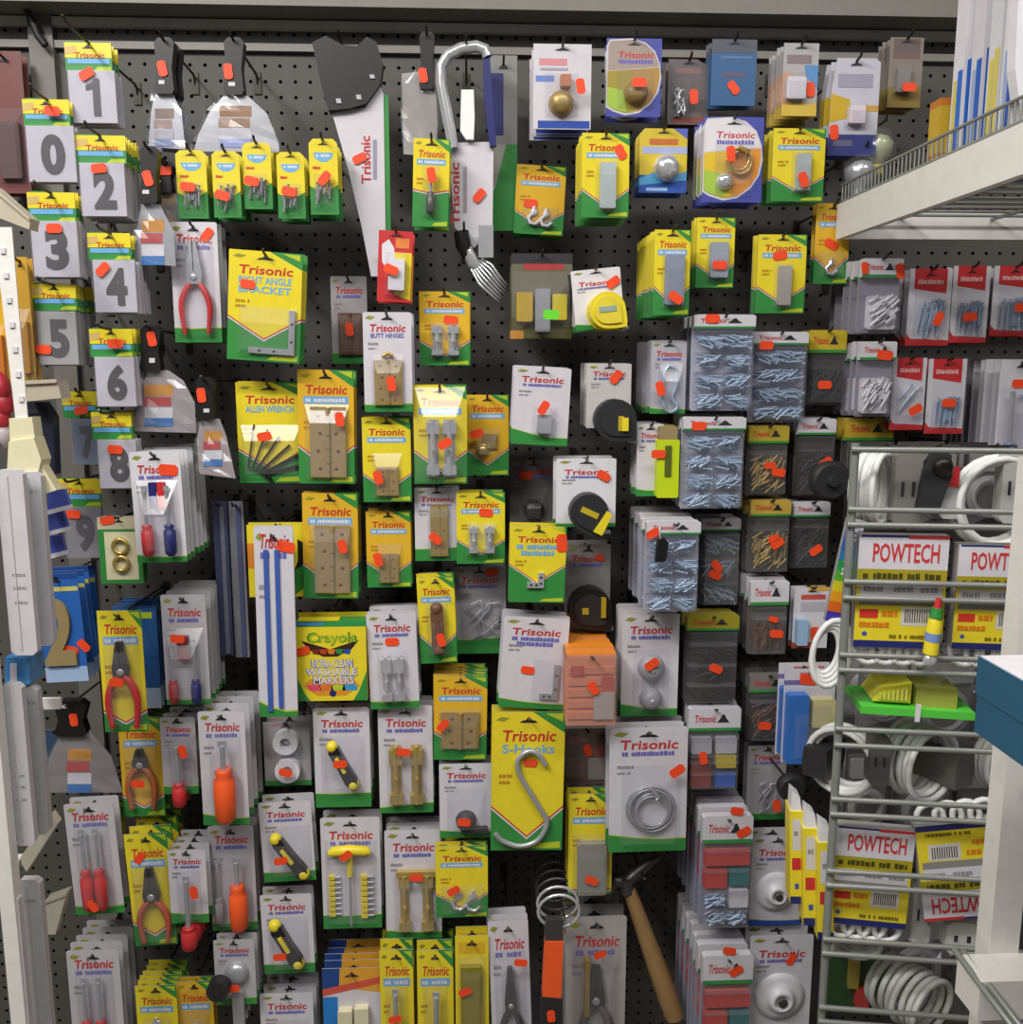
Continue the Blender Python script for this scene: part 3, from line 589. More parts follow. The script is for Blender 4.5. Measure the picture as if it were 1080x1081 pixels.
pack('tee_handle_pack', 'white card of a yellow tee handle and screw bits', 'screwdriver pack', 'W', (340, 863, 402, 980), .18, 1, .026, [('tee', (.14, .22, .84, .95), {}), ('bits', (.12, .5, .32, .88), {}), ('bits', (.66, .5, .88, .9), {})], (.06, .2, .94, .96, .022), (367, 896, -35), g0=.88, g1=.88)
pack('latch_pack', 'white card of two gold latches beside the tee handle', 'latch pack', 'W', (407, 876, 466, 991), .175, 2, .024, [('bolt', (.24, .4, .44, .92), dict(k='gold', cap=.2)), ('bolt', (.64, .4, .86, .92), dict(k='gold', cap=.2)), ('plate', (.2, .36, .92, .41), dict(k='gold', dep=.01, name='bar'))], (.14, .33, .94, .94, .018), (440, 920, 5), g0=.92, g1=.94)
pack('cup_hook_pack', 'yellow card of white coat hooks beside the gold latches', 'hook pack', 'Y', (460, 893, 515, 968), .20, 2, .02, [('cuphooks', [(.45, .78), (.72, .8)], dict(rad=.14))], (.1, .55, .95, .95, .014), (479, 935, -30))
pack('utility_knife_pack', 'white card of a yellow-tipped folding knife below the first', 'knife pack', 'W', (277, 944, 331, 1027), .18, 1, .026, [('knife', ((.26, .34), (.72, .88)), dict(hw=.12))], (.12, .28, .9, .95, .02), (298, 1002, -5), g0=.88, g1=.88, roll=-1)
pack('utility_knife_pack', 'white knife card cut off at the bottom edge', 'knife pack', 'W', (276, 1048, 332, 1135), .18, 2, .026, [('knife', ((.26, .42), (.72, .88)), dict(hw=.12))], (.12, .32, .9, .95, .02), g0=.88, g1=.88)
# ---- screwdrivers and pliers, lower left
pack('ring_pack', 'cream card on green with a brass figure 8', 'house number', 'P', (105, 546, 150, 616), .20, 1, .016, [], None, (114, 549, -10), main='green', prints=[(((.14, .22), (.9, .94)), 'cream'), (((.0, .0), (1, .18)), '#cfc8a8')])
r8 = bpy.data.objects[[o.name for o in bpy.data.objects if o.name.startswith('ring_pack')][0]]
for v in (.43, .69):
    w8, h8, _ = place((105, 546, 150, 616), .20, 0); c8 = CS(w8, h8); m = M(); m.ring((c8.x(.52), YF-.004, c8.z(v)), .17*c8.w, .0032, 'gold'); m.build('brass_ring', r8)
pack('screwdriver_pack', 'bright white card of two red and blue screwdrivers', 'screwdriver pack', 'W', (141, 477, 194, 594), .23, 6, .022, [('driver', (.16, .3, .42, .93), dict(k='red', hv=.55)), ('driver', (.6, .3, .86, .93), dict(k='navy', hv=.55)), ('plate', (.38, .27, .52, .5), dict(k='navy', dep=.012, name='spare_handle')), ('plate', (.55, .27, .68, .5), dict(k='red', dep=.012, name='spare_handle'))], (.1, .26, .92, .96, .024), (178, 496, 5, 1.3), main='white', g0=.93, g1=.95, roll=-1)
pack('screwdriver_pack', 'dim card of dark red and blue screwdrivers', 'screwdriver pack', 'W', (173, 628, 220, 744), .20, 4, .024, [('driver', (.1, .4, .34, .97), dict(k='#a03438', hv=.62)), ('driver', (.6, .4, .84, .97), dict(k='navy', hv=.62)), ('plate', (.36, .36, .6, .58), dict(k='#84303a', dep=.012, name='spare_handle'))], (.06, .3, .92, .98, .022), (192, 670, 5), g0=.95, g1=.95, main='#b8b5ba')  # shade put into the greyed card and darkened red handles
pack('wood_number_pack', 'blue card with a large wooden number 2', 'house number', 'P', (43, 606, 88, 720), .20, 3, .022, [], None, ((76, 686, 15), (89, 681, 50)), roll=-2, main='#2c66b8', prints=[(((0, .86), (1, 1)), '#aac4e8'), (((.3, .12), (.98, .16)), '#d2cc70'), (((.0, .0), (1, .05)), '#1f4a90')])
w8, h8, l8 = place((43, 606, 88, 720), .20, -2); c8 = CS(w8, h8)
for o in [o for o in bpy.data.objects if o.name.startswith('wood_number_pack')]:
    m = M(); vs, fs = glyphs('2'); x0, z0, x1, z1 = c8.r((.06, .22, .8, .84))
    for y in (-.007, -.002): m.add([(x0+(x1-x0)*v[0], y, z0+(z1-z0)*v[1]) for v in vs], fs, 'tan')
    m.build('wooden_numeral', o)
pack('plier_pack', 'yellow card of red-handled pliers beside the wooden 2', 'plier pack', 'Y', (107, 645, 153, 773), .23, 0, .022, [('pliers', (.12, .24, .88, .95), dict(k='red', hz=.38, th=.0055))], (.08, .22, .92, .96, .018), (128, 716, 0), chev=.82, dip=.92, cut=.7, head=.11)
pack('blister_card', 'blue card hidden behind the red-handled pliers', 'tool pack', 'P', (122, 640, 168, 748), .16, 3, .018, [], None, (), main='#2f5e9a', prints=[(((0, .8), (1, 1)), '#a8b8d0'), (((.2, .06), (.9, .12)), 'lime')])
pack('plier_pack', 'shaded yellow plier card lower left of the orange screwdriver', 'plier pack', 'Y', (128, 757, 172, 862), .15, 2, .022, [('pliers', (.14, .3, .86, .9), dict(k='#b06030', hz=.3))], (.08, .26, .92, .93, .018), (150, 822, 5), main='amber', chev=.78, dip=.9)
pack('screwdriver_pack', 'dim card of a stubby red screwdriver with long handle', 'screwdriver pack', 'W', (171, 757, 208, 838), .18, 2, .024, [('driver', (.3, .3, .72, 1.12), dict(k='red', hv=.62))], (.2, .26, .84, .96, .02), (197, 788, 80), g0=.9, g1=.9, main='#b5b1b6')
pack('screwdriver_pack', 'white card of a bright orange-handled screwdriver', 'screwdriver pack', 'W', (212, 751, 261, 871), .22, 3, .033, [('driver', (.32, .22, .8, .93), dict(k='orange', hv=.34, sw=.12))], (.2, .2, .9, .95, .026), (), g0=.9, g1=.94, head=.1)
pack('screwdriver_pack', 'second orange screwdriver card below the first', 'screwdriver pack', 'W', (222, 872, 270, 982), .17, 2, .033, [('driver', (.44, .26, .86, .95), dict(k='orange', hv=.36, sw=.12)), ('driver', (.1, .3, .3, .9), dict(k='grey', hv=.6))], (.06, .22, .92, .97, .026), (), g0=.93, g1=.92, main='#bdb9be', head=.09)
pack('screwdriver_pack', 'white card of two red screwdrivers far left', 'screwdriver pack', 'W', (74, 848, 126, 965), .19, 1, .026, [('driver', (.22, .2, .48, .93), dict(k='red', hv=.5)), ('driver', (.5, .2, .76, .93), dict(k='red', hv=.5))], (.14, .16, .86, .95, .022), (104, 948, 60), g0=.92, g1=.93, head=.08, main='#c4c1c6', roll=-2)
pack('tool_card', 'yellow edge of a card behind the red screwdriver card', 'tool pack', 'Y', (92, 852, 131, 948), .12, 1, .02, [], None, ())
pack('plier_pack', 'narrow yellow card of needle nose pliers with red handles', 'plier pack', 'Y', (137, 880, 182, 998), .19, 3, .028, [('pliers', (.16, .28, .92, .95), dict(k='#c05a40', hz=.42, th=.005))], (.08, .26, .96, .97, .018), (148, 905, -50), chev=.78, dip=.9, roll=-2)
pack('screwdriver_pack', 'card of a red screwdriver poking out at the bottom', 'screwdriver pack', 'W', (179, 897, 219, 974), .20, 3, .024, [('driver', (.3, .3, .74, 1.3), dict(k='red', hv=.68))], (.2, .28, .84, .95, .022), (209, 934, 85), g0=.86, g1=.88)
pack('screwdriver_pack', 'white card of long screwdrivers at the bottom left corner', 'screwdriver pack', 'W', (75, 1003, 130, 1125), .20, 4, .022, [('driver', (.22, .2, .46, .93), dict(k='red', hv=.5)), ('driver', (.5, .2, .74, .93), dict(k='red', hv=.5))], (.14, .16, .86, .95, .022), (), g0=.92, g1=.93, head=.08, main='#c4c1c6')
pack('hook_pack', 'yellow hook card at the bottom beside the screwdrivers', 'hook pack', 'Y', (146, 1040, 189, 1135), .19, 5, .014, [('cuphooks', [(.5, .5)], dict(rad=.2))], (.15, .36, .85, .9, .014), ())
pack('hook_pack', 'amber pack behind a black knob at the bottom', 'hook pack', 'Y', (189, 1036, 227, 1135), .18, 1, .014, [('disc', (.5, .5, .26), dict(k='tan', dep=.012))], (.12, .3, .88, .9, .014), (), main='amber')
pack('stopper_pack', 'white card of a round grey drain stopper', 'plumbing pack', 'W', (227, 992, 270, 1060), .20, 3, .02, [('disc', (.55, .5, .3), dict(k='steel', dep=.014)), ('plate', (.42, .78, .7, 1.3), dict(k='steel', dep=.008, name='stopper_stem'))], None, (249, 1036, -10, 1, -.02), g0=.9, g1=.9, main='#bdbbc0')
m = M(); p = P(229, 1048, .24); m.cyl((0, 0, 0), (0, .022, 0), .019, 'rubber', 18); m.cyl((0, -.003, 0), (0, 0, 0), .006, 'rubber', 12); m.cyl((0, .02, 0), (0, .06, 0), .006, 'rubber', 10)
o = m.build('rubber_stopper', None, p); tag(o, 'round black rubber knob in front of the amber pack', 'knob')
# ---- saws and tall things in the top middle
traced('hand_saw', 'hand saw with black grip in a white sleeve', 'saw', .12, [
 ('handle', 'black', [(331, 48), (345, 41), (362, 50), (378, 52), (388, 42), (398, 47), (405, 70), (402, 92), (387, 112), (370, 117), (348, 119), (340, 90)], -.014, .012),
 ('grip_bolt', 'steel', [(356, 107), (361, 107), (362, 112), (357, 112)], -.016, -.013), ('grip_bolt', 'steel', [(377, 103), (382, 103), (383, 108), (378, 108)], -.016, -.013), ('grip_bolt', 'steel', [(391, 82), (396, 82), (397, 86), (392, 86)], -.016, -.013),
 ('card_edge', 'green', [(404, 100), (410, 100), (413, 262), (408, 262)], -.001, .001),
 ('blade_sleeve', 'card', [(351, 120), (386, 114), (402, 92), (405, 100), (408, 292), (392, 292), (382, 240), (368, 180)], -.003, 0,
  [('text', 'Trisonic', (382, 144, 391, 194), 'red', 1), ('#9a96ac', box2(394, 148, 398, 190))])], (380, 168, -25, -.005), hk=(360, 46))
traced('coping_saw', 'chrome-bowed hacksaw with white sleeve and bright reflection', 'saw', .14, [
 ('card_sleeve', 'card', [(473, 151), (521, 150), (520, 242), (500, 262), (480, 240)], -.002, 0, [('text', 'Trisonic', (476, 172, 485, 238), 'red', 1), ('#a09ca4', box2(489, 176, 493, 225))]),
 ('blade_guard', '#fafafa', [(487, 97), (500, 97), (501, 125), (500, 149), (492, 149), (486, 140)], -.012, -.004), ('grip', 'navy', [(510, 58), (517, 60), (520, 110), (524, 155), (517, 156), (511, 110)], -.012, .004)], (506, 207, -50, -.005), hk=(492, 52))  # the near-white strip is glare on the metal, put in as colour
w = [P(a, b, .14) for a, b in ((479, 158), (472, 120), (466, 90), (466, 72), (473, 60), (487, 53), (503, 51), (512, 54), (515, 62))]
cs_ = [o for o in bpy.data.objects if o.name.startswith('coping_saw')][0]
m = M(); m.tube([v-cs_.location+Vector((0, -.008, 0)) for v in w], [.009]*9, 'chrome', 10); m.build('bow', cs_)
pack('saw_blade_pack', 'blue and green saw card behind the hacksaw', 'saw pack', 'P', (517, 60, 546, 245), .09, 1, .02, [], None, (), main='#8a8a88', prints=[(((0, .5), (1, 1)), 'green'), (((.0, .1), (.5, .45)), 'navy'), ([(.0, .5), (.6, .5), (.2, .75), (0, .8)], '#a0a098')])
pack('drill_bit_pack', 'slim yellow card overlapping the hand saw and hacksaw', 'tool pack', 'Y', (436, 147, 474, 240), .19, 3, .018, [('driver', (.38, .36, .62, .86), dict(k='dsteel', hv=.5))], (.26, .3, .76, .9, .014), (456, 187, 80), chev=.58, dip=.62, roll=2)
pack('key_pack', 'small red and yellow card beside the saw tip', 'tool pack', 'P', (399, 244, 435, 319), .20, 2, .02, [('plate', (.34, .4, .8, .84), dict(k='white', dep=.014, name='white_case'))], (.22, .3, .9, .92, .018), (414, 286, 20), main='red', roll=3, prints=[([(.4, .3), (.98, .3), (.98, .97), (.5, .9)], 'yellow'), ([(.1, .2), (.3, .12), (.46, .24), (.5, .5), (.3, .58), (.12, .44)], 'white'), (((.5, .1), (.9, .24)), '#e88a40')])
# ---- hand rake (chrome fork)
fk = empty('hand_fork', P(510, 320, .15), 'chrome hand fork with curved prongs in plastic wrap', 'fork'); b0 = fk.location
m = M(); m.tube([P(a, b, .15)-b0 for a, b in ((487, 244), (489, 258), (494, 272))], [.012, .013, .008], 'black', 8); m.build('handle', fk)
m = M(); m.tube([P(a, b, .15)-b0 for a, b in ((492, 262), (500, 278), (506, 286))], [.009, .012, .004], 'chrome', 8); m.build('shank', fk)
for i in range(7):
    m = M(); q = [(497+i*2, 283-i*1.6), (506+i*2.2, 300-i*3.4), (518+i*1.6, 311-i*3.2), (527+i*1.4, 319-i*3)]
    m.tube([P(a, b, .15+.015*(k == 1)+.012*(k == 2))-b0 for k, (a, b) in enumerate(q)], [.0018, .002, .002, .001], 'chrome', 6); m.build('prong', fk)
m = M(); m.box(-.012, .012, -.004, 0, 0, .05, 'chrome'); m.build('clip', fk, P(513, 272, .16)-b0)
t = P(490, 246, .15); hook(t.x, t.z, .19, 'wire hook of the chrome hand fork')
# ---- long blades
pack('saw_blade_pack', 'tall white pack of two blue hacksaw blades', 'saw pack', 'W', (271, 557, 312, 758), .22, 1, .012, [('plate', (.24, .12, .36, .97), dict(k='#3f5fae', dep=.003, name='blade')), ('plate', (.52, .12, .64, .95), dict(k='#3f5fae', dep=.003, name='blade'))], None, (302, 577, 10, 1.3), g0=.92, g1=.97, head=.04, roll=.6)
pack('tool_card', 'yellow card partly behind the tall blue blade pack', 'tool pack', 'P', (262, 554, 328, 630), .17, 1, .02, [], None, (), main='yellow', prints=[([(.8, .2), (1, .3), (.95, .7), (.6, .9), (.8, .5)], 'black'), ([(.5, .75), (1, .5), (1, .8), (.7, 1)], 'green'), (((0, .25), (.2, .6)), '#e08a30')])
for i, (a, b) in enumerate(((229, 244), (246, 261))):
    q = M(); w_, h_, l_ = place((a, 530, b, 692+2*i), .11, 0); rt = empty('long_saw_strip', l_, ('blue-grey', 'pale grey')[i]+' long saw blade in the shade beside screwdrivers', 'saw')
    q.box(-w_/2, w_/2, -.006, 0, 0, h_, ('#50587a', '#8e8e96')[i]); q.build('blade', rt); q = M(); q.box(w_*(.0), w_*.3, -.009, -.006, .004, h_*.97, ('#8a8ea0', '#5a628a')[i]); q.build('edge_guard', rt)  # blade colours darkened to paint in their shade
    hook(l_.x, l_.z+h_-.01, .14, 'wire hook of the '+('blue-grey', 'pale grey')[i]+' saw blade')
# ---- marker box
mk_w, mk_h, mk_l = place((311, 662, 387, 740), .20, 0)
mb = empty('marker_box', mk_l, 'yellow box of washable markers with green flap', 'marker box'); c = CS(mk_w, mk_h); m = M()
m.box(-mk_w/2, mk_w/2, 0, .05, 0, mk_h, 'yellow')
arc = [(0, 1), (.2, 1), (.12, .88), (.05, .72), (0, .6)]
m.poly(c.p(arc), -E, 'green'); m.poly(c.p([(1-u, v) for u, v in arc][::-1]), -E, 'green')
m.poly(c.p([(.2, .7), (.8, .7), (.9, .8), (.7, .93), (.3, .93), (.12, .8)]), -E, '#e8962c'); m.poly(c.p([(.1, .18), (.5, .3), (.9, .18), (.8, .3), (.6, .4), (.4, .4), (.2, .3)]), -E, '#3a2418')
for i, k in enumerate(('#7a2c20', '#c04020', '#e08020', 'green', 'blue')): m.poly(c.p([(.24+i*.11, .3), (.35+i*.11, .3), (.33+i*.11, .37), (.26+i*.11, .36)]), -2*E, k)
m.text('Crayola', c.x(.185)-.001, c.z(.25), c.x(.87)+.001, c.z(.07), -3*E, '#2f6a24', .05); m.text('Crayola', c.x(.2), c.z(.24), c.x(.86), c.z(.08), -4*E, '#9cc42c', .05)
for i, (s, u0, u1) in enumerate((('ULTRA-CLEAN', .24, .8), ('WASHABLE', .16, .86), ('MARKERS', .26, .82))):
    v = .44+i*.115; m.text(s, c.x(u0)-.0015, c.z(v+.105), c.x(u1)+.0015, c.z(v-.006), -3*E, '#4a5cc0'); m.text(s, c.x(u0), c.z(v+.1), c.x(u1), c.z(v), -4*E, 'white')
for i, k in enumerate(('#e0506a', '#e07a30', 'lime', '#3aa0d0')): m.poly(c.p([(.16+.17*i, .78), (.34+.17*i, .78), (.36+.17*i, .86), (.2+.15*i, .86)]), -2*E, k)
m.dome(c.x(.52), c.z(.9), -E, .006, .0005, 'navy', 14); m.build('carton', mb)
f = M(); zt = mk_h
f.add([(-mk_w/2, 0, zt), (mk_w/2, 0, zt), (mk_w/2, .05, zt+.004), (-mk_w/2, .05, zt+.004)], [(0, 1, 2, 3)], 'green')
f.add([(-mk_w*.5, .002, zt+.0006), (mk_w*.5, .002, zt+.0006), (mk_w*.5, .022, zt+.0026), (-mk_w*.5, .022, zt+.0026)], [(0, 1, 2, 3)], '#2a8a4a')
f.add([(-mk_w*.48, .026, zt+.003), (mk_w*.1, .026, zt+.003), (mk_w*.1, .048, zt+.0046), (-mk_w*.48, .048, zt+.0046)], [(0, 1, 2, 3)], 'yellow')
f.add([(-mk_w*.48, .006, zt+.0013), (-mk_w*.1, .006, zt+.0013), (-mk_w*.1, .018, zt+.0026), (-mk_w*.48, .018, zt+.0026)], [(0, 1, 2, 3)], '#4a78c0')
f.add([(-mk_w*.5, .05, 0), (mk_w*.5, .05, 0), (mk_w*.5, .05, zt+.012), (-mk_w*.5, .05, zt+.012)], [(3, 2, 1, 0)], 'yellow'); f.build('top_flap', mb)
b = P(320, 687, .20)-mk_l; sticker(mb, b.x, -.0015, b.z, -15)
hook(mk_l.x, mk_l.z+mk_h+.014, .16, 'wire hook of the box of washable markers')
# ---- bottom middle
rt = pack('handle_pack', 'orange and blue pack of pale wooden handles', 'handle pack', 'P', (342, 1022, 404, 1140), .20, 4, .02, [('plate', (.26, .34, .5, .98), dict(k='cream', dep=.014, name='wooden_handle')), ('plate', (.54, .32, .78, .98), dict(k='cream', dep=.014, name='wooden_handle'))], None, (), main='card', prints=[(((0, .25), (.25, 1)), '#2a80d0'), ([(0, .0), (1, .0), (1, .22), (.3, .17), (0, .25)], '#e2a436'), ([(0, .0), (.3, .0), (.28, .16), (0, .2)], '#24488c'), ([(0, .18), (1, .08), (1, .14), (0, .24)], '#d85848')])
pack('chisel_pack', 'left of three slim yellow tool cards at the bottom', 'tool pack', 'Y', (402, 1003, 437, 1130), .21, 3, .03, [('driver', (.25, .28, .7, .98), dict(k='dsteel', hv=.5))], (.15, .24, .85, .95, .02), (418, 1067, -10), chev=.9, dip=.95)
pack('chisel_pack', 'middle of three slim yellow tool cards at the bottom', 'tool pack', 'Y', (441, 1003, 479, 1130), .21, 3, .03, [('driver', (.3, .3, .75, .98), dict(k='#6c7a8a', hv=.45))], (.15, .24, .85, .95, .02), (), chev=.9, dip=.95)
pack('level_pack', 'right of three slim yellow tool cards with green square', 'tool pack', 'P', (481, 988, 516, 1120), .215, 1, .03, [('plate', (.16, .22, .78, .76), dict(k='#8a8020', dep=.012, name='tool_body'))], (.08, .16, .9, .95, .016), (491, 1040, -20), main='yellow', prints=[(((.1, .05), (.9, .14)), 'amber'), (((.2, .3), (.8, .55)), 'green')])
pack('snip_pack', 'white pack of a dark pointed tool beside orange grip', 'tool pack', 'W', (518, 972, 560, 1125), .21, 2, .02, [('pliers', (.2, .3, .8, 1.0), dict(k='dsteel', hz=.4))], (.1, .2, .9, .98, .022), (549, 1007, 10), low=None, sub=None, roll=-2)
pack('plier_pack', 'grey card of dark tongs with brass edge', 'plier pack', 'W', (597, 968, 660, 1130), .17, 2, .038, [('pliers', (.2, .3, .8, 1.0), dict(k='#6a6460', hz=.35, th=.007)), ('plate', (.3, .24, .38, .6), dict(k='brass', dep=.02, name='brass_edge'))], (.1, .18, .9, .98, .03), (631, 996, -20), low=None, main='#b4b0ae')
tr = traced('trowel', 'orange-handled trowel with round black grip end', 'trowel', .26, [
 ('handle', 'orange', [(575, 990), (594, 990), (592, 1049), (572, 1047)], -.012, .008), ('grip', 'rubber', [(571, 1047), (593, 1049), (594, 1120), (570, 1120)], -.014, .010), ('collar', 'dsteel', [(576, 968), (594, 968), (594, 991), (575, 991)], -.009, .005)], (581, 1066, 85, -.016))
sp = empty('spring_coil', P(585, 985, .2), 'row of dark chrome spring loops above the orange handle', 'spring')
for i in range(6):
    m = M(); p = P(590-i*1.2, 962-i*9, .24-.03*i)-sp.location; m.ring(p, .034, .003, 'chrome' if i < 2 else 'dsteel', 'y', 20, 6, 1.05, .9); m.build('loop', sp)
t = P(592, 950, .2); hook(t.x, t.z, .27, 'wire hook of the row of spring loops')
# hammer
hm = empty('hammer', P(715, 1076, .16), 'claw hammer with plain wooden handle', 'hammer'); l = hm.location
a, b = P(664, 938, .16)-l, P(712, 1072, .16)-l
m = M(); m.tube([a+(b-a)*t for t in (0, .12, .35, .6, .85, 1)], [.012, .0135, .0155, .018, .0195, .019], 'wood', 10); m.build('handle', hm)
m = M(); k = [P(*p, .16)-l for p in ((640, 946), (648, 928), (660, 932), (672, 922), (684, 912), (697, 904))]
m.tube([v+Vector((0, .0, 0)) for v in k], [.012, .015, .013, .012, .009, .004], 'dsteel', 10); m.cyl(k[2]+Vector((0, 0, .012)), k[2]+Vector((.004, 0, -.018)), .014, 'dsteel', 10); m.build('head', hm)
t = P(676, 914, .16); hook(t.x, t.z-.012, .2, 'wire hook of the claw hammer')
# ---- middle column
pack('bracket_pack', 'white straight bracket card left of the orange bricks', 'bracket pack', 'W', (529, 652, 598, 748), .20, 3, .014, [('ell', (.62, .5, .9, .88), dict(t=.3))], (.5, .45, .95, .92, .012), (557, 707, 5), sub='~/~', roll=4, g0=.9, g1=.94)
pack('bracket_pack', 'green and yellow bracket card in a clear bag', 'bracket pack', 'Y', (538, 556, 597, 636), .21, 2, .014, [('ell', (.32, .6, .62, .8), dict(t=.35, k='chrome'))], None, (593, 573, 85, 1.3), chev=.5, dip=.74, cut=.95, sub='~/~', roll=1.5)
pack('bracket_pack', 'white card of a small silver bracket with slanted green foot', 'bracket pack', 'W', (541, 388, 601, 470), .19, 3, .014, [('plate', (.44, .6, .7, .84), dict(k='chrome', dep=.012, name='bracket'))], (.36, .5, .8, .9, .016), (573, 430, -60), roll=3, g0=.8, g1=.9)
pack('tape_measure_pack', 'bright yellow tape measure on a tilted white card', 'tape measure', 'W', (605, 284, 657, 347), .20, 3, .03, [('tape', (.62, .72, .36), dict(k='yellow', k2='yellow', band=False, face='#e8d440'))], None, (647, 298, -30, 1, -.004), main='white', roll=-6, low='green', g0=.9, g1=.95, head=.2)
pack('tape_measure_pack', 'black tape measure with two yellow bars on white card', 'tape measure', 'W', (619, 384, 666, 452), .19, 2, .035, [('tape', (.6, .86, .46), dict(k='rubber', k2='rubber', band=False, lab=(.1, -.5, .35, .2))), ('plate', (.72, .82, .86, 1.02), dict(k='yellow', dep=.042, name='yellow_bar'))], None, (650, 398, -50, 1, -.004), main='#c9c6c4', low=None)
pack('tape_measure_pack', 'black and yellow tape measure on a large white card', 'tape measure', 'W', (587, 484, 650, 556), .20, 1, .035, [('tape', (.52, .76, .32), dict(k='rubber', k2='yellow', ang=25))], None, (637, 502, 30, 1, -.004), main='white', g0=.95, g1=.95, head=.16)
pack('tape_measure_pack', 'dim black tape measure above the orange bricks', 'tape measure', 'W', (596, 575, 644, 668), .12, 1, .045, [('tape', (.52, .68, .46), dict(k='black', k2='black', band=False, lab=(-.4, -.2, -.1, .1))), ('plate', (.74, .54, .84, .76), dict(k='#b09a20', dep=.042, name='yellow_bar'))], None, (633, 588, 30, .7, -.004), main='#9a9896', low=None)  # card greyed in place of real shade
pack('tool_card', 'dark dim card in the shade left of tape measure', 'tool pack', 'W', (538, 486, 588, 560), .07, 0, .02, [('disc', (.5, .7, .22), dict(k='black', dep=.016))], (.2, .4, .8, .92, .02), (555, 502, 0), main='#6c6866', low='#2c5a30', hk=.02)  # stock and green foot darkened to paint in the shade
cb = pack('bit_box', 'clear plastic box of grey and yellow tools', 'tool box', 'P', (540, 268, 604, 358), .17, 1, .06, [('plate', (.38, .42, .62, .92), dict(k='steel', dep=.02, name='tool')), ('plate', (.66, .48, .9, .78), dict(k='#d8c428', dep=.015, name='tool')), ('plate', (.08, .46, .34, .8), dict(k='#c0a030', dep=.015, name='tool'))], (.02, .22, .98, .98, .045), (), main='#6e6a58', prints=[(((.0, .0), (1, .12)), 'ink'), (((.2, .12), (.85, .19)), '#b04040'), ([(0, .75), (1, .8), (1, 1), (0, 1)], '#5a5a28'), (((0, .9), (.2, 1)), '#d09030')])
b = P(579, 334, .17)-cb.location; sticker(cb, b.x, -.05, b.z, 0, 1.1, '#6ee03a')
pack('hook_pack', 'dim amber card of white hooks left of yellow packs', 'hook pack', 'Y', (544, 175, 596, 248), .10, 2, .02, [('cuphooks', [(.4, .78), (.65, .8)], dict(rad=.12, k='white'))], (.15, .6, .9, .94, .012), (560, 215, 0), main='amber', roll=3)
pack('latch_pack', 'yellow card of a long grey catch below the brass locket', 'latch pack', 'Y', (614, 141, 664, 230), .22, 6, .013, [('plate', (.38, .36, .7, .9), dict(k='#b4c0c2', dep=.012, name='catch'))], (.3, .32, .78, .94, .016), (655, 161, 60))
pack('medallion_pack', 'white card of a round brass knob with blue foot', 'knob pack', 'P', (563, 47, 624, 137), .17, 3, .024, [('disc', (.48, .7, .22), dict(k='brass', dep=.02, name='knob')), ('plate', (.46, .38, .64, .52), dict(k='#b8785a', dep=.014, name='bracket'))], (.2, .34, .78, .86, .022), (611, 96, 80), main='card', prints=[(((.08, .9), (.98, .99)), 'blue'), (((.1, .17), (.58, .25)), '#d89098'), (((.12, .28), (.6, .31)), '#a8a0b0'), (((.04, .37), (.36, .44)), '#7088d0')])
pack('round_knob_pack', 'amber half-oval card of a knob top centre', 'knob pack', 'O', (640, 41, 698, 124), .15, 1, .03, [('disc', (.54, .7, .22), dict(k='#9a7c3c', dep=.018, name='knob'))], (.2, .4, .86, .9, .022), (672, 92, 0), main='#a89838', c2='#b89048', head='#a89890')
pack('chain_pack', 'white half-oval card of coiled silver chain', 'chain pack', 'O', (742, 124, 805, 214), .20, 3, .02, [('coil', (.6, .52, .2), dict(k='gold', n=4)), ('disc', (.36, .76, .14), dict(k='chrome', dep=.014, name='chain_end'))], (.2, .3, .86, .92, .022), (767, 166, 85))
pack('mirror_pack', 'yellow and blue card of a round silver dome', 'knob pack', 'P', (675, 136, 725, 204), .18, 3, .016, [('disc', (.56, .62, .28), dict(k='chrome', dep=.022, name='dome'))], None, (), main='#d8bf38', prints=[(((.05, .28), (1, .39)), '#a9b4dc'), (((.0, .72), (1, 1)), '#2f58b0'), ([(0, .78), (.3, .68), (.6, .76), (1, .66), (1, .8), (0, .88)], '#58a8d8'), (((.2, .16), (.8, .25)), '#c87038'), ([(.7, 0), (1, 0), (1, .16)], '#5868c0'), (((.15, .92), (.6, .97)), '#9ac0e8')], shape=[(0, 1), (1, 1), (1, 0), (.1, 0), (0, .1)])
pack('chain_pack', 'dim grey card of silver chain left of blue card', 'chain pack', 'P', (705, 63, 748, 132), .10, 1, .02, [('tangle', (.1, .4, .4, .9), dict(k='chrome', n=8))], (.05, .3, .6, .95, .014), (730, 105, 85), main='#6a6466', prints=[(((.1, .88), (.9, .98)), '#8a4a40'), (((.15, .14), (.8, .22)), '#8a6a6a')], shape=[(0, 1), (1, 1), (1, .12), (.7, 0), (0, 0)])  # shade is mixed into the colours of the dim top-right cards
pack('number_card', 'flat blue card hanging top right of centre', 'hardware pack', 'P', (751, 42, 798, 112), .12, 2, .016, [], None, (774, 93, 50), main='#3a6494', prints=[(((0, 0), (1, .2)), '#565c68'), (((.25, .5), (.75, .56)), '#6a5a70'), (((.2, .25), (.9, .29)), '#5a7aa8')])
pack('latch_pack', 'white and yellow card of a white catch with blue corner', 'latch pack', 'P', (826, 46, 863, 123), .16, 5, .014, [('plate', (.08, .48, .62, .78), dict(k='card', dep=.01, name='catch'))], (.02, .4, .72, .84, .014), (855, 95, 85), main='#b0aeb0', prints=[(((0, .82), (1, 1)), '#d8b848'), ([(.6, .3), (1, .3), (1, .62), (.65, .45)], '#5a90c8'), (((.1, .16), (.8, .28)), '#8a7a80'), (((0, .4), (.3, .82)), '#d0a080')])
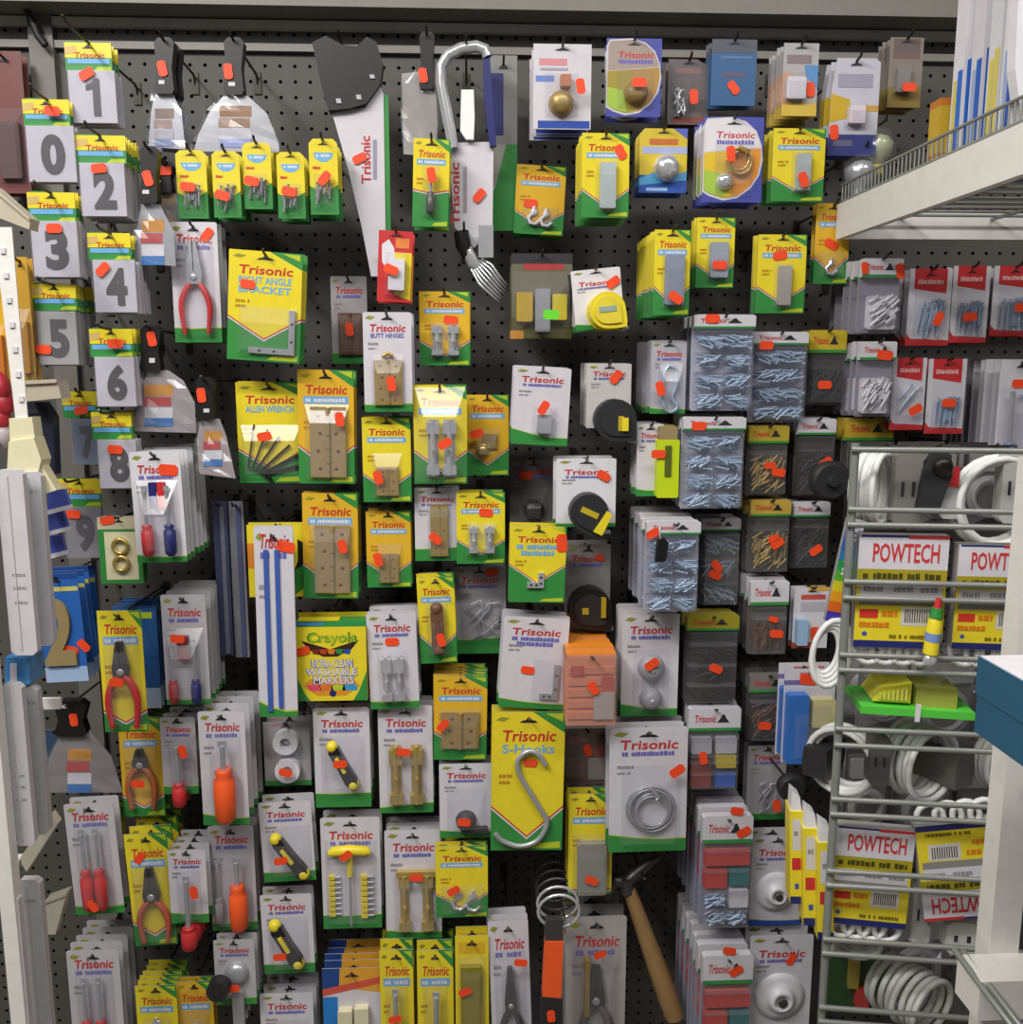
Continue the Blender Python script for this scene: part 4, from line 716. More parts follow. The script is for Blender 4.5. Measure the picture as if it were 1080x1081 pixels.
pack('plate_pack', 'white card with amber band and navy foot near shelf end', 'hardware pack', 'P', (876, 62, 927, 165), .18, 2, .02, [('plate', (.36, .5, .68, .68), dict(k='#e0d4dc', dep=.012, name='fitting'))], (.3, .46, .76, .72, .016), (880, 140, 85), main='#c4c2ce', prints=[(((0, .78), (1, 1)), '#3a4280'), ([(0, .36), (.4, .42), (.5, .6), (0, .66)], '#c8a828'), (((.5, .48), (1, .54)), '#c89a48'), (((.14, .16), (.86, .3)), '#a09cb0'), (((.1, .84), (.5, .9)), '#6a6a80')], shape=[(0, 1), (.9, 1), (1, .9), (1, .04), (.9, 0), (.1, 0), (.02, .3), (0, .5)])
pack('latch_pack', 'dim amber card at far right under the top rail', 'latch pack', 'P', (938, 40, 973, 114), .12, 3, .014, [('plate', (.2, .45, .6, .8), dict(k='#8a8480', dep=.01, name='catch'))], (.1, .4, .7, .84, .014), (955, 95, 0), main='#8a8078', prints=[(((0, .7), (1, 1)), '#8a7434'), (((.1, .02), (.9, .24)), '#6a5e5c'), (((.1, .2), (.9, .3)), '#786060')])  # card and print colours darkened in place of shade
pack('latch_pack', 'yellow card of a grey catch under the white oval', 'latch pack', 'Y', (815, 136, 870, 213), .20, 3, .014, [('plate', (.44, .36, .7, .86), dict(k='#b0b8b8', dep=.012, name='catch'))], (.36, .32, .78, .9, .016), (844, 192, 70))
pack('latch_pack', 'deep stack of yellow cards of a long grey strip', 'latch pack', 'Y', (690, 243, 728, 333), .25, 10, .015, [('plate', (.3, .3, .82, .88), dict(k='#8a92a4', dep=.01, name='metal_strip'))], (.22, .26, .9, .92, .013), (711, 315, 35))
pack('latch_pack', 'yellow card of a grey strip between two deep stacks', 'latch pack', 'Y', (735, 230, 775, 304), .19, 3, .014, [('plate', (.34, .36, .8, .86), dict(k='#9aa2b0', dep=.012, name='metal_strip'))], (.26, .32, .88, .92, .014), (757, 281, 0))
pack('latch_pack', 'yellow card of a slim grey strip above the organiser', 'latch pack', 'Y', (799, 248, 850, 331), .20, 2, .014, [('plate', (.42, .4, .68, .9), dict(k='#a8a49c', dep=.01, name='metal_strip'))], (.34, .36, .76, .94, .014), (823, 270, -8))
pack('hook_pack', 'yellow card half hidden by the white shelf end', 'hook pack', 'Y', (860, 215, 896, 300), .17, 1, .02, [('cuphooks', [(.5, .82)], dict(rad=.16))], (.1, .6, .9, .94, .014), (877, 258, 30), main='amber')
pack('carabiner_pack', 'dim white card of a large steel clip', 'clip pack', 'W', (687, 360, 724, 437), .21, 6, .022, [('jhook', [(.5, .34), (.7, .4), (.72, .6), (.6, .78), (.76, .9), (.6, .97), (.4, .92), (.34, .7), (.36, .45), (.5, .34)], dict(rad=.0028, k='zinc'))], (.2, .3, .92, .98, .014), (695, 410, 75), main='#b8b8c0', head=.14, g0=.92, g1=.94)
pack('level_pack', 'white card of a lime green level', 'level', 'W', (672, 448, 700, 524), .21, 3, .022, [('plate', (.68, .2, 1.5, 1.0), dict(k='#c8de1e', dep=.02, name='level_body')), ('plate', (.96, .28, 1.2, .7), dict(k='#5a6420', dep=.022, name='vial')), ('plate', (.76, .02, 1.4, .2), dict(k='tan', dep=.02, name='tied_tag'))], None, (692, 478, 0, 1, -.024), g0=.9, g1=.92)
pack('wheel_pack', 'white card of two grey wheels beside the orange bricks', 'castor pack', 'W', (656, 648, 716, 756), .20, 3, .024, [('disc', (.52, .52, .24), dict(k='#9a9aa2', dep=.02, hole='chrome', name='wheel')), ('disc', (.52, .82, .2), dict(k='#9a9aa2', dep=.02, hole='chrome', name='wheel'))], (.2, .34, .84, .97, .024), (685, 696, -35, 1.1), g0=.88, g1=.93)
pack('wire_coil_pack', 'big white card of a coil of steel wire', 'wire coil', 'W', (643, 768, 725, 899), .23, 2, .026, [('coil', (.54, .64, .31), dict(n=8))], (.16, .3, .92, .95, .02), (712, 808, -35, 1.2), g0=.86, g1=.9, head=.1, roll=-.5)
pack('tool_card', 'amber card peeping out above the steel wire coil', 'tool pack', 'Y', (650, 757, 716, 830), .15, 1, .02, [], None, (), main='amber')
pack('sharpening_stone_pack', 'yellow card of a grey sharpening stone', 'stone pack', 'Y', (600, 838, 646, 944), .19, 2, .026, [('plate', (.2, .46, .86, .97), dict(k='#8e8c84', dep=.014, name='stone'))], (.1, .4, .96, .99, .018), (623, 923, 25), chev=.95, dip=.96)
for i, (b, d, k, n, st) in enumerate((((598, 692, 650, 766), .26, '#e08a62', 6, (626, 725, 60)), ((597, 768, 640, 828), .15, '#7c4a3a', 1, (620, 790, 70)))):
    w, h, l = place(b, d, 0); c = CS(w, h); lb = ('block of orange string in clear wrap with grey label', 'dark brown wrapped string block below the orange one')[i]
    rt = empty('string_block', l, lb, 'string'); m = M(); m.box(-w/2, w/2, 0, .026, 0, h, k); m.prism(c.p([(.0, .1), (1, .1), (1, -.02), (0, -.02)]), .001, .025, '#f0902c' if i == 0 else k); m.build('string_hank', rt)
    for j in range(5): q = M(); q.box(-w*.46, w*.46, -.0025, .0, h*(.1+.16*j), h*(.2+.16*j), k); q.build('strand_band', rt)
    q = M(); q.prism(c.p([(.55, .9), (.96, .9), (.96, .52), (.55, .52)]), -.0045, -.003, '#b8aaa0'); q.rect(*c.r((.7, .3, .95, .5)), -.0035, '#c84a40'); q.rect(*c.r((.08, .14, .35, .28)), -.0035, '#c84a40'); q.build('paper_label', rt)
    q = M(); q.prism(c.p([(-.02, 1.02), (1.02, 1.02), (1.02, -.03), (-.02, -.03)]), -.006, -.0055, 'clear'); q.build('clear_wrap', rt)
    s = P(st[0], st[1], d)-l; sticker(rt, s.x, -.0075, s.z, st[2])
    finish(rt, lb, 'string', w, h, 0, d, n, .032, .03, 'string_block', l)
# ---- clear organiser cases
def case(label, box, d, cells, hf=.14, hk='card', n=0, sp=.034, dep=.028, stk=(), back='#b4b6c6', roll=0, hookout=.03, green=True, name='screw_case', cat='screw box', shell='clear', htext='Trisonic'):
    w, h, loc = place(box, d, roll); c = CS(w, h); root = empty(name, loc, label, cat, rot=(0, R(roll), 0))
    m = M(); m.prism(c.p([(.03, 1), (.97, 1), (1, .97), (1, .03), (.97, 0), (.03, 0), (0, .03), (0, .97)]), -.002, 0, back, 'back'); m.build('back_tray', root)
    m = M(); m.prism(c.p([(0, hf), (1, hf), (1, .015), (.95, 0), (.05, 0), (0, .015)]), -dep*.6, -.002, hk)
    if green: m.poly(c.p([(0, hf), (1, hf), (1, hf*.86), (0, hf*.86)]), -dep*.6-E, 'green')
    m.text(htext, c.x(.1), c.z(hf*.62), c.x(.52), c.z(hf*.3), -dep*.6-2*E, 'red', .1)
    y = -dep*.6-3*E; m.poly(c.p([(.54, hf*.62), (.78, hf*.62), (.72, hf*.46), (.68, hf*.28), (.64, hf*.28), (.6, hf*.46)]), y, 'ink'); m.build('header_card', root)
    for i, ce in enumerate(cells):
        u0, v0, u1, v1, k, nn, ang = ce[:7]
        if nn == 0:
            g = g_plate(c, (u0, v0, u1, v1), k, dep*.55, 'filled_cell')
        elif nn < 0: g = g_plate(c, (u0, v0, u1, v1), k, dep*.4, 'plug_pile')+g_screws(c, (u0, v0, u1, v1), k, -nn, .016, .0022, i, ang, -dep*.4)
        else: g = g_screws(c, (u0+.02, v0+.02, u1-.02, v1-.01), k, nn, .02 if len(ce) < 8 else ce[7], .0016, i, ang, -.002, dep=dep*.6, jit=.5)
        for pt in g: pt[1].build(pt[0], root, kind=pt[2] if len(pt) > 2 else None)
    m = M(); vv = sorted({round(ce[1], 3) for ce in cells if ce[1] > hf+.03})
    for v in vv: m.box(c.x(.04), c.x(.96), -dep*.85, -.002, c.z(v)-.0008, c.z(v)+.0008, shell)
    z0, z1 = c.z(.985), c.z(hf); x0, x1 = c.x(.015), c.x(.985); i = .004
    vs = [(x0, -.002, z0), (x1, -.002, z0), (x1, -.002, z1), (x0, -.002, z1), (x0+i, -dep, z0+i), (x1-i, -dep, z0+i), (x1-i, -dep, z1-i), (x0+i, -dep, z1-i)]
    m.add(vs, [(4, 5, 6, 7), (0, 1, 5, 4), (1, 2, 6, 5), (2, 3, 7, 6), (3, 0, 4, 7)], shell); m.build('clear_lid', root)
    for s in (stk if stk and isinstance(stk[0], tuple) else ((stk,) if stk else ())):
        q = P(s[0], s[1], d)-loc; sticker(root, q.x, -dep-.0012 if q.z < c.z(hf) else -dep*.6-.0015, q.z, s[2], s[3] if len(s) > 3 else 1)
    finish(root, label, cat, w, h, roll, d, n, sp, hookout, name, loc)
    return root
def grid(rows, cols, k, nn, v0=.16, v1=.98, ang=20, skipfirst=False):
    o = []
    for i in range(rows):
        a = v0+(v1-v0)*i/rows; b = v0+(v1-v0)*(i+1)/rows
        cc = 1 if (i == 0 and skipfirst) else cols
        for j in range(cc): o.append((.04+.92*j/cc, a+.03, .04+.92*(j+1)/cc, b, k, nn*(2 if cc < cols else 1), ang if (i+j) % 2 else -ang))
    return o
case('large organiser of zinc screws left of the other at top', (729, 333, 793, 434), .22, grid(4, 2, 'zinc', 38, skipfirst=True), n=2, stk=(749, 337, 0))
case('organiser of zinc screws with bright bag beside the larger', (790, 351, 848, 446), .19, grid(4, 1, 'zinc', 64), n=1, stk=(803, 365, 0))
case('organiser of four rows of screws right of green level', (718, 440, 783, 537), .22, grid(4, 2, 'zinc', 38), n=2, stk=(735, 449, 0))
case('deep stacked organiser of screws with a black clip', (680, 549, 736, 645), .25, grid(4, 2, 'zinc', 36), n=4, stk=(687, 561, -30), hookout=.05)
m = M(); m.prism([(-.008, -.02), (.008, -.018), (.012, .012), (.004, .02), (-.006, .016)], -.006, .004, 'black'); m.tube([(0, -.002, .016), (-.002, 0, .03), (0, .004, .036)], .0015, 'steel', 6)
o = m.build('tag_clip', None, P(697, 580, .285)); tag(o, 'small black tag hanging in front of the deep stacked organiser', 'tag')
case('shaded organiser of bolts right of the deep stacked one', (737, 546, 778, 638), .15, grid(3, 1, 'zinc', 30, ang=40), n=1, stk=((752, 594, 50), (750, 603, 20)), back='#3c4250', shell='clear_smoke')
SM = dict(name='fastener_box', cat='fastener box', dep=.022, sp=.028)
case('clear box of brass screws below the bright organiser', (787, 449, 829, 523), .19, [(.06, .4, .94, .97, 'brass', 60, 50)], hf=.25, hk='#c0a838', n=3, stk=((817, 497, 10), (808, 490, 0, .8)), back='#55524e', **SM)
case('clear box of black screws left of the black knob', (838, 442, 878, 524), .18, [(.06, .4, .94, .97, 'black', 60, 50)], hf=.2, n=3, stk=(866, 487, -35), back='#33302e', **SM)
case('yellow-headed box of black screws beside white plug boxes', (850, 349, 889, 428), .17, [(.06, .5, .94, .97, 'black', 60, 50)], hf=.3, hk='#c8b032', n=2, stk=(865, 406, 0), back='#3a3735', **SM)
case('upper clear box of white wall plugs', (905, 274, 948, 352), .22, [(.2, .5, .9, .95, 'white', -40, 40)], hf=.25, n=4, stk=((946, 287, 80), (909, 284, 80, .8)), back='#8a8894', **SM)
case('lower clear box of white wall plugs', (903, 361, 941, 440), .22, [(.1, .48, .85, .95, 'white', -40, 60)], hf=.24, n=4, stk=(930, 375, 5, 1.1), back='#8a8894', **SM)
case('yellow-headed box just above the wire rack', (888, 441, 939, 500), .17, [(.06, .5, .94, .97, 'brown', 40, 50)], hf=.4, hk='#c8a832', n=1, back='#3a3735', **SM)
case('clear box of bronze screws left of black square box', (789, 527, 831, 604), .19, [(.06, .4, .94, .97, 'brass', 60, 60)], hf=.22, hk='#c8a848', n=3, stk=((816, 571, -35), (812, 566, -20, .8)), back='#4a4642', **SM)
case('box of black screws with white header left of rainbow sleeve', (834, 529, 872, 600), .18, [(.06, .36, .94, .97, 'black', 60, 50)], hf=.22, n=3, stk=(856, 578, -35), back='#2c2a2a', **SM)
case('clear box of upright brown nails with white header', (789, 612, 829, 690), .20, [(.1, .5, .9, .97, 'brown', 50, 88)], hf=.32, n=3, stk=((815, 665, 5), (812, 650, 20, .7)), back='#5a5450', **SM)
pack('glue_pack', 'white card with blue and red tube beside brown nails', 'glue pack', 'P', (837, 620, 874, 684), .20, 1, .02, [('plate', (.06, .5, .36, .92), dict(k='#98b8d8', dep=.014, name='tube'))], None, (860, 669, 85, 1.1), main='card', prints=[(((.2, .12), (.9, .2)), '#d05850'), (((.2, .24), (.9, .4)), '#b8b4bc'), (((0, .9), (.6, 1)), '#b85040'), (((.4, .0), (1, .06)), '#d8a848')])
case('shaded clear box below the upright brown nails', (788, 710, 829, 780), .18, [(.08, .4, .92, .97, 'brown', 50, 50)], hf=.26, hk='#807c78', n=2, stk=(803, 761, 5), back='#3c3836', **SM)  # header colour darkened to stand in for shade
case('black organiser with yellow header under the deep stack', (722, 647, 776, 740), .19, grid(3, 1, 'black', 40, v0=.3, ang=30), hf=.17, hk='#a09428', n=1, stk=(751, 700, 25), back='#2c2a2b')
case('organiser of red, yellow and blue connectors', (724, 744, 778, 829), .20, [(.06, .36, .46, .56, '#b4b4bc', 0, 0), (.54, .36, .94, .56, '#c0c0c8', 0, 0), (.06, .66, .46, .97, '#8a3028', 0, 0), (.56, .58, .94, .74, '#d8c028', 0, 0), (.56, .8, .94, .97, '#2a5cb8', 0, 0)], hf=.28, n=1, stk=(738, 793, 80), back='#3a3a3e')
pack('hose_pack', 'dim white card beside the coloured connectors', 'hardware pack', 'W', (788, 787, 829, 865), .17, 1, .02, [('tangle', (.2, .4, .8, .9), {})], (.1, .36, .9, .94, .014), (817, 846, 80), main='#aeacb0', g0=.9, g1=.92)
REDS = [(.06, .3, .96, .44, '#c8423a', 0, 0), (.06, .48, .52, .64, '#cc3a34', 0, 0), (.58, .48, .96, .62, '#1f7a7a', 0, 0), (.08, .68, .5, .82, 'zinc', 36, 20), (.58, .66, .96, .82, '#e0e0e2', 0, 0), (.08, .84, .96, .98, 'zinc', 40, 20)]
case('organiser of red, teal and white plugs, upper of two', (738, 857, 790, 974), .23, REDS, hf=.24, n=5, sp=.03, stk=((782, 873, -30, 1.1), (775, 851, 10)), back='#9496aa')
case('organiser of red and teal plugs cut off at bottom', (738, 1003, 790, 1125), .25, REDS, hf=.24, n=6, sp=.03, stk=((774, 1018, -30, 1.1), (767, 997, 10)), back='#9496aa')
for i, (b, lb, st) in enumerate((((792, 882, 846, 976), 'white card of a round white cap, upper of two', ()), ((790, 987, 856, 1090), 'white card of a round white cap at the bottom edge', (835, 1012, -60)))):
    pack('cap_pack', lb, 'cap pack', 'W', b, .21+.02*i, 1, .03, [('disc', (.5, .62, .4), dict(k='white', dep=.02, hole='dsteel', prof=((1, 0), (.98, .2), (.75, .3), (.5, .4), (.46, .9), (.3, 1), (.28, .7)), name='cap'))], None, st, low='blue', g0=.93, g1=.95, head=.15)
# nails on red cards
NL = lambda a, n, lv, ln: [('screws', (.2, lv, .84, .92), dict(k='zinc', n=n, ln=ln, ang=a, name='nail_bundle', dep=.005, rad=.0014, jit=.06))]
for b, lb, st, a, lv in (((958, 284, 1003, 365), 'red nail card of long crossed nails, left of upper row', (986, 337, -65), 80, .4), ((1004, 281, 1043, 362), 'red nail card in the middle of the upper row', (1019, 335, -8), 88, .46), ((1047, 281, 1092, 355), 'red nail card cut by the right edge', (1073, 325, -5), 88, .46),
                         ((941, 378, 976, 454), 'red card of a few slanted nails, left of lower row', (962, 432, -30), 55, .3), ((978, 379, 1018, 458), 'red nail card right of the slanted nails', (997, 425, 0), 86, .5)):
    pack('nail_pack', lb, 'nail pack', 'R', b, .21, 2, .02, NL(a, 30 if a != 55 else 4, lv, .05), (.14, .3, .9, .96, .012), st)
pack('curtain_hook_pack', 'white card of blue-grey hooks above the wire rack', 'hook pack', 'P', (1052, 380, 1096, 490), .24, 8, .02, [('driver', (.1, .3, .4, 1.0), dict(k='#6a86b8', hv=.7)), ('jhook', [(.5, .34), (.7, .32), (.9, .4), (.86, .8)], dict(rad=.004, k='zinc'))], (.05, .26, .95, .98, .02), (1075, 405, 0), main='card')
# blue cards and black knobs beside the rack
pack('candle_pack', 'white card of a tall blue tube next to the rack', 'tube pack', 'P', (826, 706, 880, 804), .24, 1, .03, [('plate', (.03, .24, .42, .97), dict(k='#3a78cc', dep=.02, name='blue_tube')), ('plate', (.52, .3, .96, .6), dict(k='#d8cf98', dep=.014, name='inner_card'))], (.02, .2, .98, .99, .026), (853, 717, 5, 1.3), main='card', prints=[(((0, .12), (1, .17)), '#7a70a8'), (((.3, .04), (.9, .11)), '#d07070')])
for i, (a, b, r, dd, lb) in enumerate(((877, 508, .033, .27, 'black round knob in front of the black screw box'), (836, 832, .024, .28, 'black round knob left of the lower yellow packs'))):
    m = M(); m.tube([(0, .03, 0), (0, .012, 0), (0, 0, 0), (0, -.006, 0)], [r*.35, r*.95, r, r*.8], 'rubber', 22); m.tube([(0, -.006, 0), (0, -.016, 0)], [r*.3, r*.22], 'rubber', 14)
    q = P(a, b, dd); o = m.build('rubber_bumper', None, q); tag(o, lb, 'knob'); hook(q.x, q.z, dd-.02, 'wire hook of the '+lb)
# ------------------------------------------------------------------ top canopy, wall rails, upright
zc = P(600, 11, .07).z
m = M(); m.box(-1.6, 2.0, D-.07, D-.001, zc, zc+.3, '#85817a'); struct('trim_1', m)
z = P(480, 29, .012).z; m = M(); m.box(-1.2, 1.6, D-.012, D-.0005, z-.007, z+.007, 'rail'); struct('trim_2', m)
z = P(205, 48, .012).z; m = M(); m.box(-1.2, 1.6, D-.010, D-.0005, z-.006, z+.006, '#8c8882'); struct('trim_3', m)
p = P(44, 60, .014); m = M(); m.box(p.x-.02, p.x+.02, D-.014, D-.0005, .05, zc, '#7c7872'); struct('trim_4', m)
m = M(); w = [P(a, b, .03) for a, b in ((18, -6), (27, 8), (35, 25), (40, 38), (48, 48))]; m.tube([v-w[-1] for v in w], .006, 'rubber', 8)
tag(m.build('cable', None, w[-1]), 'dark cable curving down at the top left corner', 'cable')
# unseen shelf above the frame, added to shade the top of the wall
us = empty('shade_shelf', (0, D-.22, 2.42), 'added shelf out of view that shades the top of the pegboard', 'shelf')
m = M(); m.box(-1.6, 2.0, -.20, .21, 0, .03, 'beige'); m.build('deck', us)
m = M(); m.box(-1.6, 2.0, -.215, -.20, -.02, .05, 'enamel'); m.build('front_lip', us)
# ------------------------------------------------------------------ white shelf running forward on the right
pb, pt = P(882, 253, .18), P(882, 216, .18); XS = pb.x; ys = D-.18
sh = empty('wire_shelf', (XS, ys, pb.z), 'white steel shelf with wire fence running towards the viewer', 'shelf'); hl = pt.z-pb.z
m = M(); m.box(0, .012, -1.0, 0, 0, hl, 'enamel'); m.build('side_lip', sh)
m = M(); m.box(.012, .62, -.012, 0, 0, hl*.82, 'enamel'); m.build('end_lip', sh)
for i in range(26): m = M(); m.cyl((.013, -.03-.038*i, hl*.62), (.62, -.03-.038*i, hl*.62), .0022, 'wire', 6); m.build('deck_wire', sh)
for i in range(4): m = M(); m.cyl((.1+.15*i, -.99, hl*.58), (.1+.15*i, -.012, hl*.58), .003, 'wire', 6); m.build('deck_rail', sh)
for i, zz in enumerate((hl+.004, hl+.030)): m = M(); m.cyl((.006, -1.0, zz), (.006, .0, zz), .0022, 'wire', 6); m.build('fence_rail', sh)
for i in range(84): m = M(); m.cyl((.006, -.004-.012*i, hl-.002), (.006, -.004-.012*i, hl+.031), .0014, 'wire', 5); m.build('picket', sh)
def onx(px, py, X): r = ray(px, py); return CAMP+r*(X/r.x)
zd = pb.z+hl*.62+.003
for i, (a, c1, c2, nm) in enumerate(((1003, 'white', '#2f6fd0', 'first'), (1022, 'card', '#2b62c0', 'second'), (1040, '#d8d8dc', '#d8c868', 'third'), (1056, 'white', '#2f54b8', 'fourth'))):
    q = onx(a, 125-8*i, XS+.03); yy = q.y
    rt = empty('bulb_carton', (XS+.03, yy, zd), f'{nm} tall white and blue striped carton on the white shelf', 'carton'); m = M()
    m.box(0, .11, -.026, 0, 0, .36, c1); m.build('carton_body', rt)
    s = M(); s.add([(-.0004, -.024, .004), (-.0004, -.013, .004), (-.0004, -.013, .13), (-.0004, -.024, .13)], [(3, 2, 1, 0)], c2)
    s.add([(-.0004, -.012, .004), (-.0004, -.004, .004), (-.0004, -.004, .12), (-.0004, -.012, .12)], [(3, 2, 1, 0)], '#d8cc60' if i % 2 == 0 else '#9fb4d8')
    s.add([(-.0004, -.018, .22), (-.0004, -.008, .22), (-.0004, -.008, .24), (-.0004, -.018, .24)], [(3, 2, 1, 0)], 'ink')
    s.add([(.004, -.0264, .004), (.05, -.0264, .004), (.05, -.0264, .16), (.004, -.0264, .14)], [(0, 1, 2, 3)], c2); s.build('printed_panel', rt)
q = onx(1073, 90, XS+.012); m = M(); m.prism([(0, 0), (.012, .03), (.03, .09), (.04, .3), (-.03, .3), (-.022, .08), (-.008, .02)], -.012, .004, 'white')
o = m.build('paper_bag', None, (q.x+.012, q.y, zd)); tag(o, 'white pointed paper bag right of the striped cartons', 'bag')
q = onx(988, 135, XS+.03); m = M(); m.box(0, .05, -.03, 0, 0, .11, '#c87830'); m.box(-.0006, .048, -.0308, -.002, .04, .10, '#c8a838'); m.box(-.0008, .04, -.02, -.01, .01, .03, '#3a5ab0')
o = m.build('small_carton', None, (q.x, q.y+.02, zd)); tag(o, 'small orange and yellow carton left of the striped cartons', 'carton')
for i, (a, b, k, lb) in enumerate(((925, 160, '#b9c29a', 'clear wrapped bulb with yellow base above the shelf end'), (906, 186, 'chrome', 'crinkled silver bulb pack at the white shelf end'))):
    rt = empty('bulb_pack', P(a, b+16, .16), lb, 'light bulb'); m = M()
    m.tube([(0, 0, 0), (0, 0, .008), (0, 0, .02), (0, 0, .034), (0, 0, .046), (0, 0, .05)], [.008, .015, .024, .026, .016, .004], k, 8); m.build('bulb', rt)
    m = M(); m.tube([(0, 0, -.012), (0, 0, .002)], .011, 'yellow' if i == 0 else 'steel', 10); m.build('base', rt)
    m = M(); m.tube([(0, 0, -.014), (.004, -.004, .016), (-.004, 0, .05), (0, 0, .062)], [.014, .031, .026, .008], 'clear', 7); m.build('wrap', rt)
    hook(rt.location.x, rt.location.z+.06, .19, 'wire hook of the '+lb)
# ------------------------------------------------------------------ wire display rack on the right
RA = R(9.0); RC = P(885, 775, D-1.12)
re = Vector((math.cos(RA), -math.sin(RA), 0)); rn = Vector((-math.sin(RA), -math.cos(RA), 0))
def PR(px, py, off=0):                # point on the rack plane, off metres behind it
    r = ray(px, py); o = RC-rn*off; t = (o-CAMP).dot(rn)/r.dot(rn); return CAMP+r*t
def loc_(v, o): d = v-o; return Vector((d.dot(re), -d.dot(rn), d.z))
rk = empty('wire_display_rack', Vector((RC.x, RC.y, 0)), 'grey wire display rack of extension cords on the right', 'rack', rot=(0, 0, -RA)); ro = rk.location
top = loc_(PR(903, 468), ro)
m = M(); m.cyl((0, 0, 0), (0, 0, top.z), .0055, 'wire', 10); m.build('post', rk)
m = M(); m.cyl((.46, 0, 0), (.46, 0, top.z), .0055, 'wire', 10); m.build('post', rk)
for py in (474, 537, 553, 613, 630, 690, 706, 768, 785, 842, 858, 918, 933, 990, 1005, 1062, 1077):
    zz = loc_(PR(890, py), ro).z; m = M(); m.cyl((-.006, -.006, zz), (.466, -.006, zz), .0038, 'wire', 8); m.build('cross_wire', rk)
def rplace(box, off):
    x0, y0, x1, y1 = box; xm, ym = (x0+x1)/2, (y0+y1)/2
    a, b = PR(x0, ym, off), PR(x1, ym, off); h = PR(xm, y0, off).z-PR(xm, y1, off).z; c = PR(xm, ym, off); return (b-a).length, h, c
def coil(name, label, px, py, off, rad, n, k='cord', tilt=(0, 0, 0), th=.0045, step=.007, sq=1, cat='cord', plug=None):
    c = PR(px, py, off); rt = empty(name, c-Vector((0, 0, rad*sq)), label, cat, rot=(tilt[0], tilt[1], -RA+tilt[2]))
    for i in range(n):
        m = M(); m.ring((.002*((i*7) % 3-1), step*(i-n/2), rad*sq), rad*(1-.04*((i*5) % 3)), th, k, 'y', 24, 7, 1, sq); m.build('loop', rt)
    if plug:
        m = M(); b = plug[0]; m.prism([(-b, -b*1.3), (b, -b*1.3), (b*1.15, 0), (b, b*1.3), (-b, b*1.3), (-b*1.15, 0)], -step*n/2-.02, step*n/2+.012, plug[1]); o = m.build('plug', rt, (plug[2], 0, rad*sq+plug[3]))
    return rt
def powtech(label, box, off, roll=0, bar=.12, txt='POWTECH'):
    w, h, ctr = rplace(box, off); a = R(roll); c = CS(w, h)
    root = empty('extension_cord_pack', ctr-Vector((math.sin(a)*math.cos(RA)*h/2, -math.sin(a)*math.sin(RA)*h/2, math.cos(a)*h/2)), label, 'extension cord', rot=(0, a, -RA))
    m = M(); m.prism(c.p([(0, 1), (1, 1), (1, 0), (0, 0)]), -.018, 0, 'yellow', 'back'); y = -.018
    f = lambda r, k, l=1: m.rect(*c.r(r), y-l*E, k)
    f((0, 0, 1, .3), 'card'); f((.02, .0, .55, .02), 'navy', 2); f((.55, 0, 1, .03), 'red', 2); m.text(txt, c.x(.16), c.z(.24), c.x(.9), c.z(.07), y-3*E, 'red')
    f((0, .3, 1, .42), '#a89a20'); m.greek(*c.r((.06, .33, .94, .385)), y-3*E, '#4a4418', 2)
    f((.04, .43, .96, .6), 'card'); 
    for u in (.08, .42, .72): m.greek(*c.r((u, .45, u+.22, .5)), y-3*E, 'grey', int(u*50))
    f((.04, .55, .96, .62), '#8e8c88', 2); f((.05, .66, .26, .74), '#d83a2c'); m.greek(*c.r((.05, .77, .4, .82)), y-3*E, '#e0801c', 4); m.greek(*c.r((.3, .66, .48, .72)), y-3*E, '#e0801c', 5)
    f((.52, .63, .88, .8), '#d8d4cc'); 
    for i in range(11): f((.56+.027*i, .65, .572+.027*i, .77), 'ink', 2)
    m.dome(c.x(.12), c.z(.88), y-E, .03*w, .0002, '#3f5ab0', 12); m.greek(*c.r((.4, .88, .9, .915)), y-3*E, '#7a6a18', 7); f((0, .94, 1, 1), 'navy'); m.build('sleeve', root)
    for i in range(4):
        b = M(); b.ring((c.x(.2+.2*i), -.008, -.006), .016, .004, 'cord', 'y', 16, 6, 1.1, 1.2); b.build('cord_loop', root)
    return root
powtech('left yellow extension cord sleeve in the upper tier', (900, 563, 993, 680), .02)
powtech('right yellow extension cord sleeve in the upper tier', (1003, 573, 1088, 682), .02)
powtech('upright yellow extension cord sleeve in the lower tier', (875, 868, 957, 970), .035, roll=2)
powtech('tilted upside-down yellow extension cord sleeve', (966, 862, 1060, 962), .03, roll=171)
for i, (a, b, y0, y1, nm) in enumerate(((836, 850, 855, 952, 'leftmost'), (850, 866, 873, 975, 'middle'), (865, 882, 888, 990, 'rightmost'))):
    w, h, c0 = rplace((a, y0, b, y1), .05-.016*i); c = CS(w, h)
    rt = empty('extension_cord_pack', c0-Vector((0, 0, h/2)), f'{nm} narrow yellow pack spine left of the rack post', 'extension cord', rot=(0, R(-3), -RA)); m = M(); m.box(-w/2, w/2, -.006, .03, 0, h, 'yellow'); y = -.006
    for r, k in (((0, .92, 1, 1), 'navy'), ((.2, .08, .8, .42), 'card'), ((.15, .5, .85, .63), 'red'), ((.35, .78, .65, .84), '#3f5ab0')): m.rect(*c.r(r), y-E, k)
    m.greek(*c.r((.3, .2, .7, .26)), y-2*E, 'grey', i); m.build('sleeve', rt)
    m = M(); m.prism([(-w*.4, h), (w*.4, h), (w*.3, h+.02), (-w*.3, h+.03)], -.004, .02, 'cord'); m.build('cord_bundle', rt)
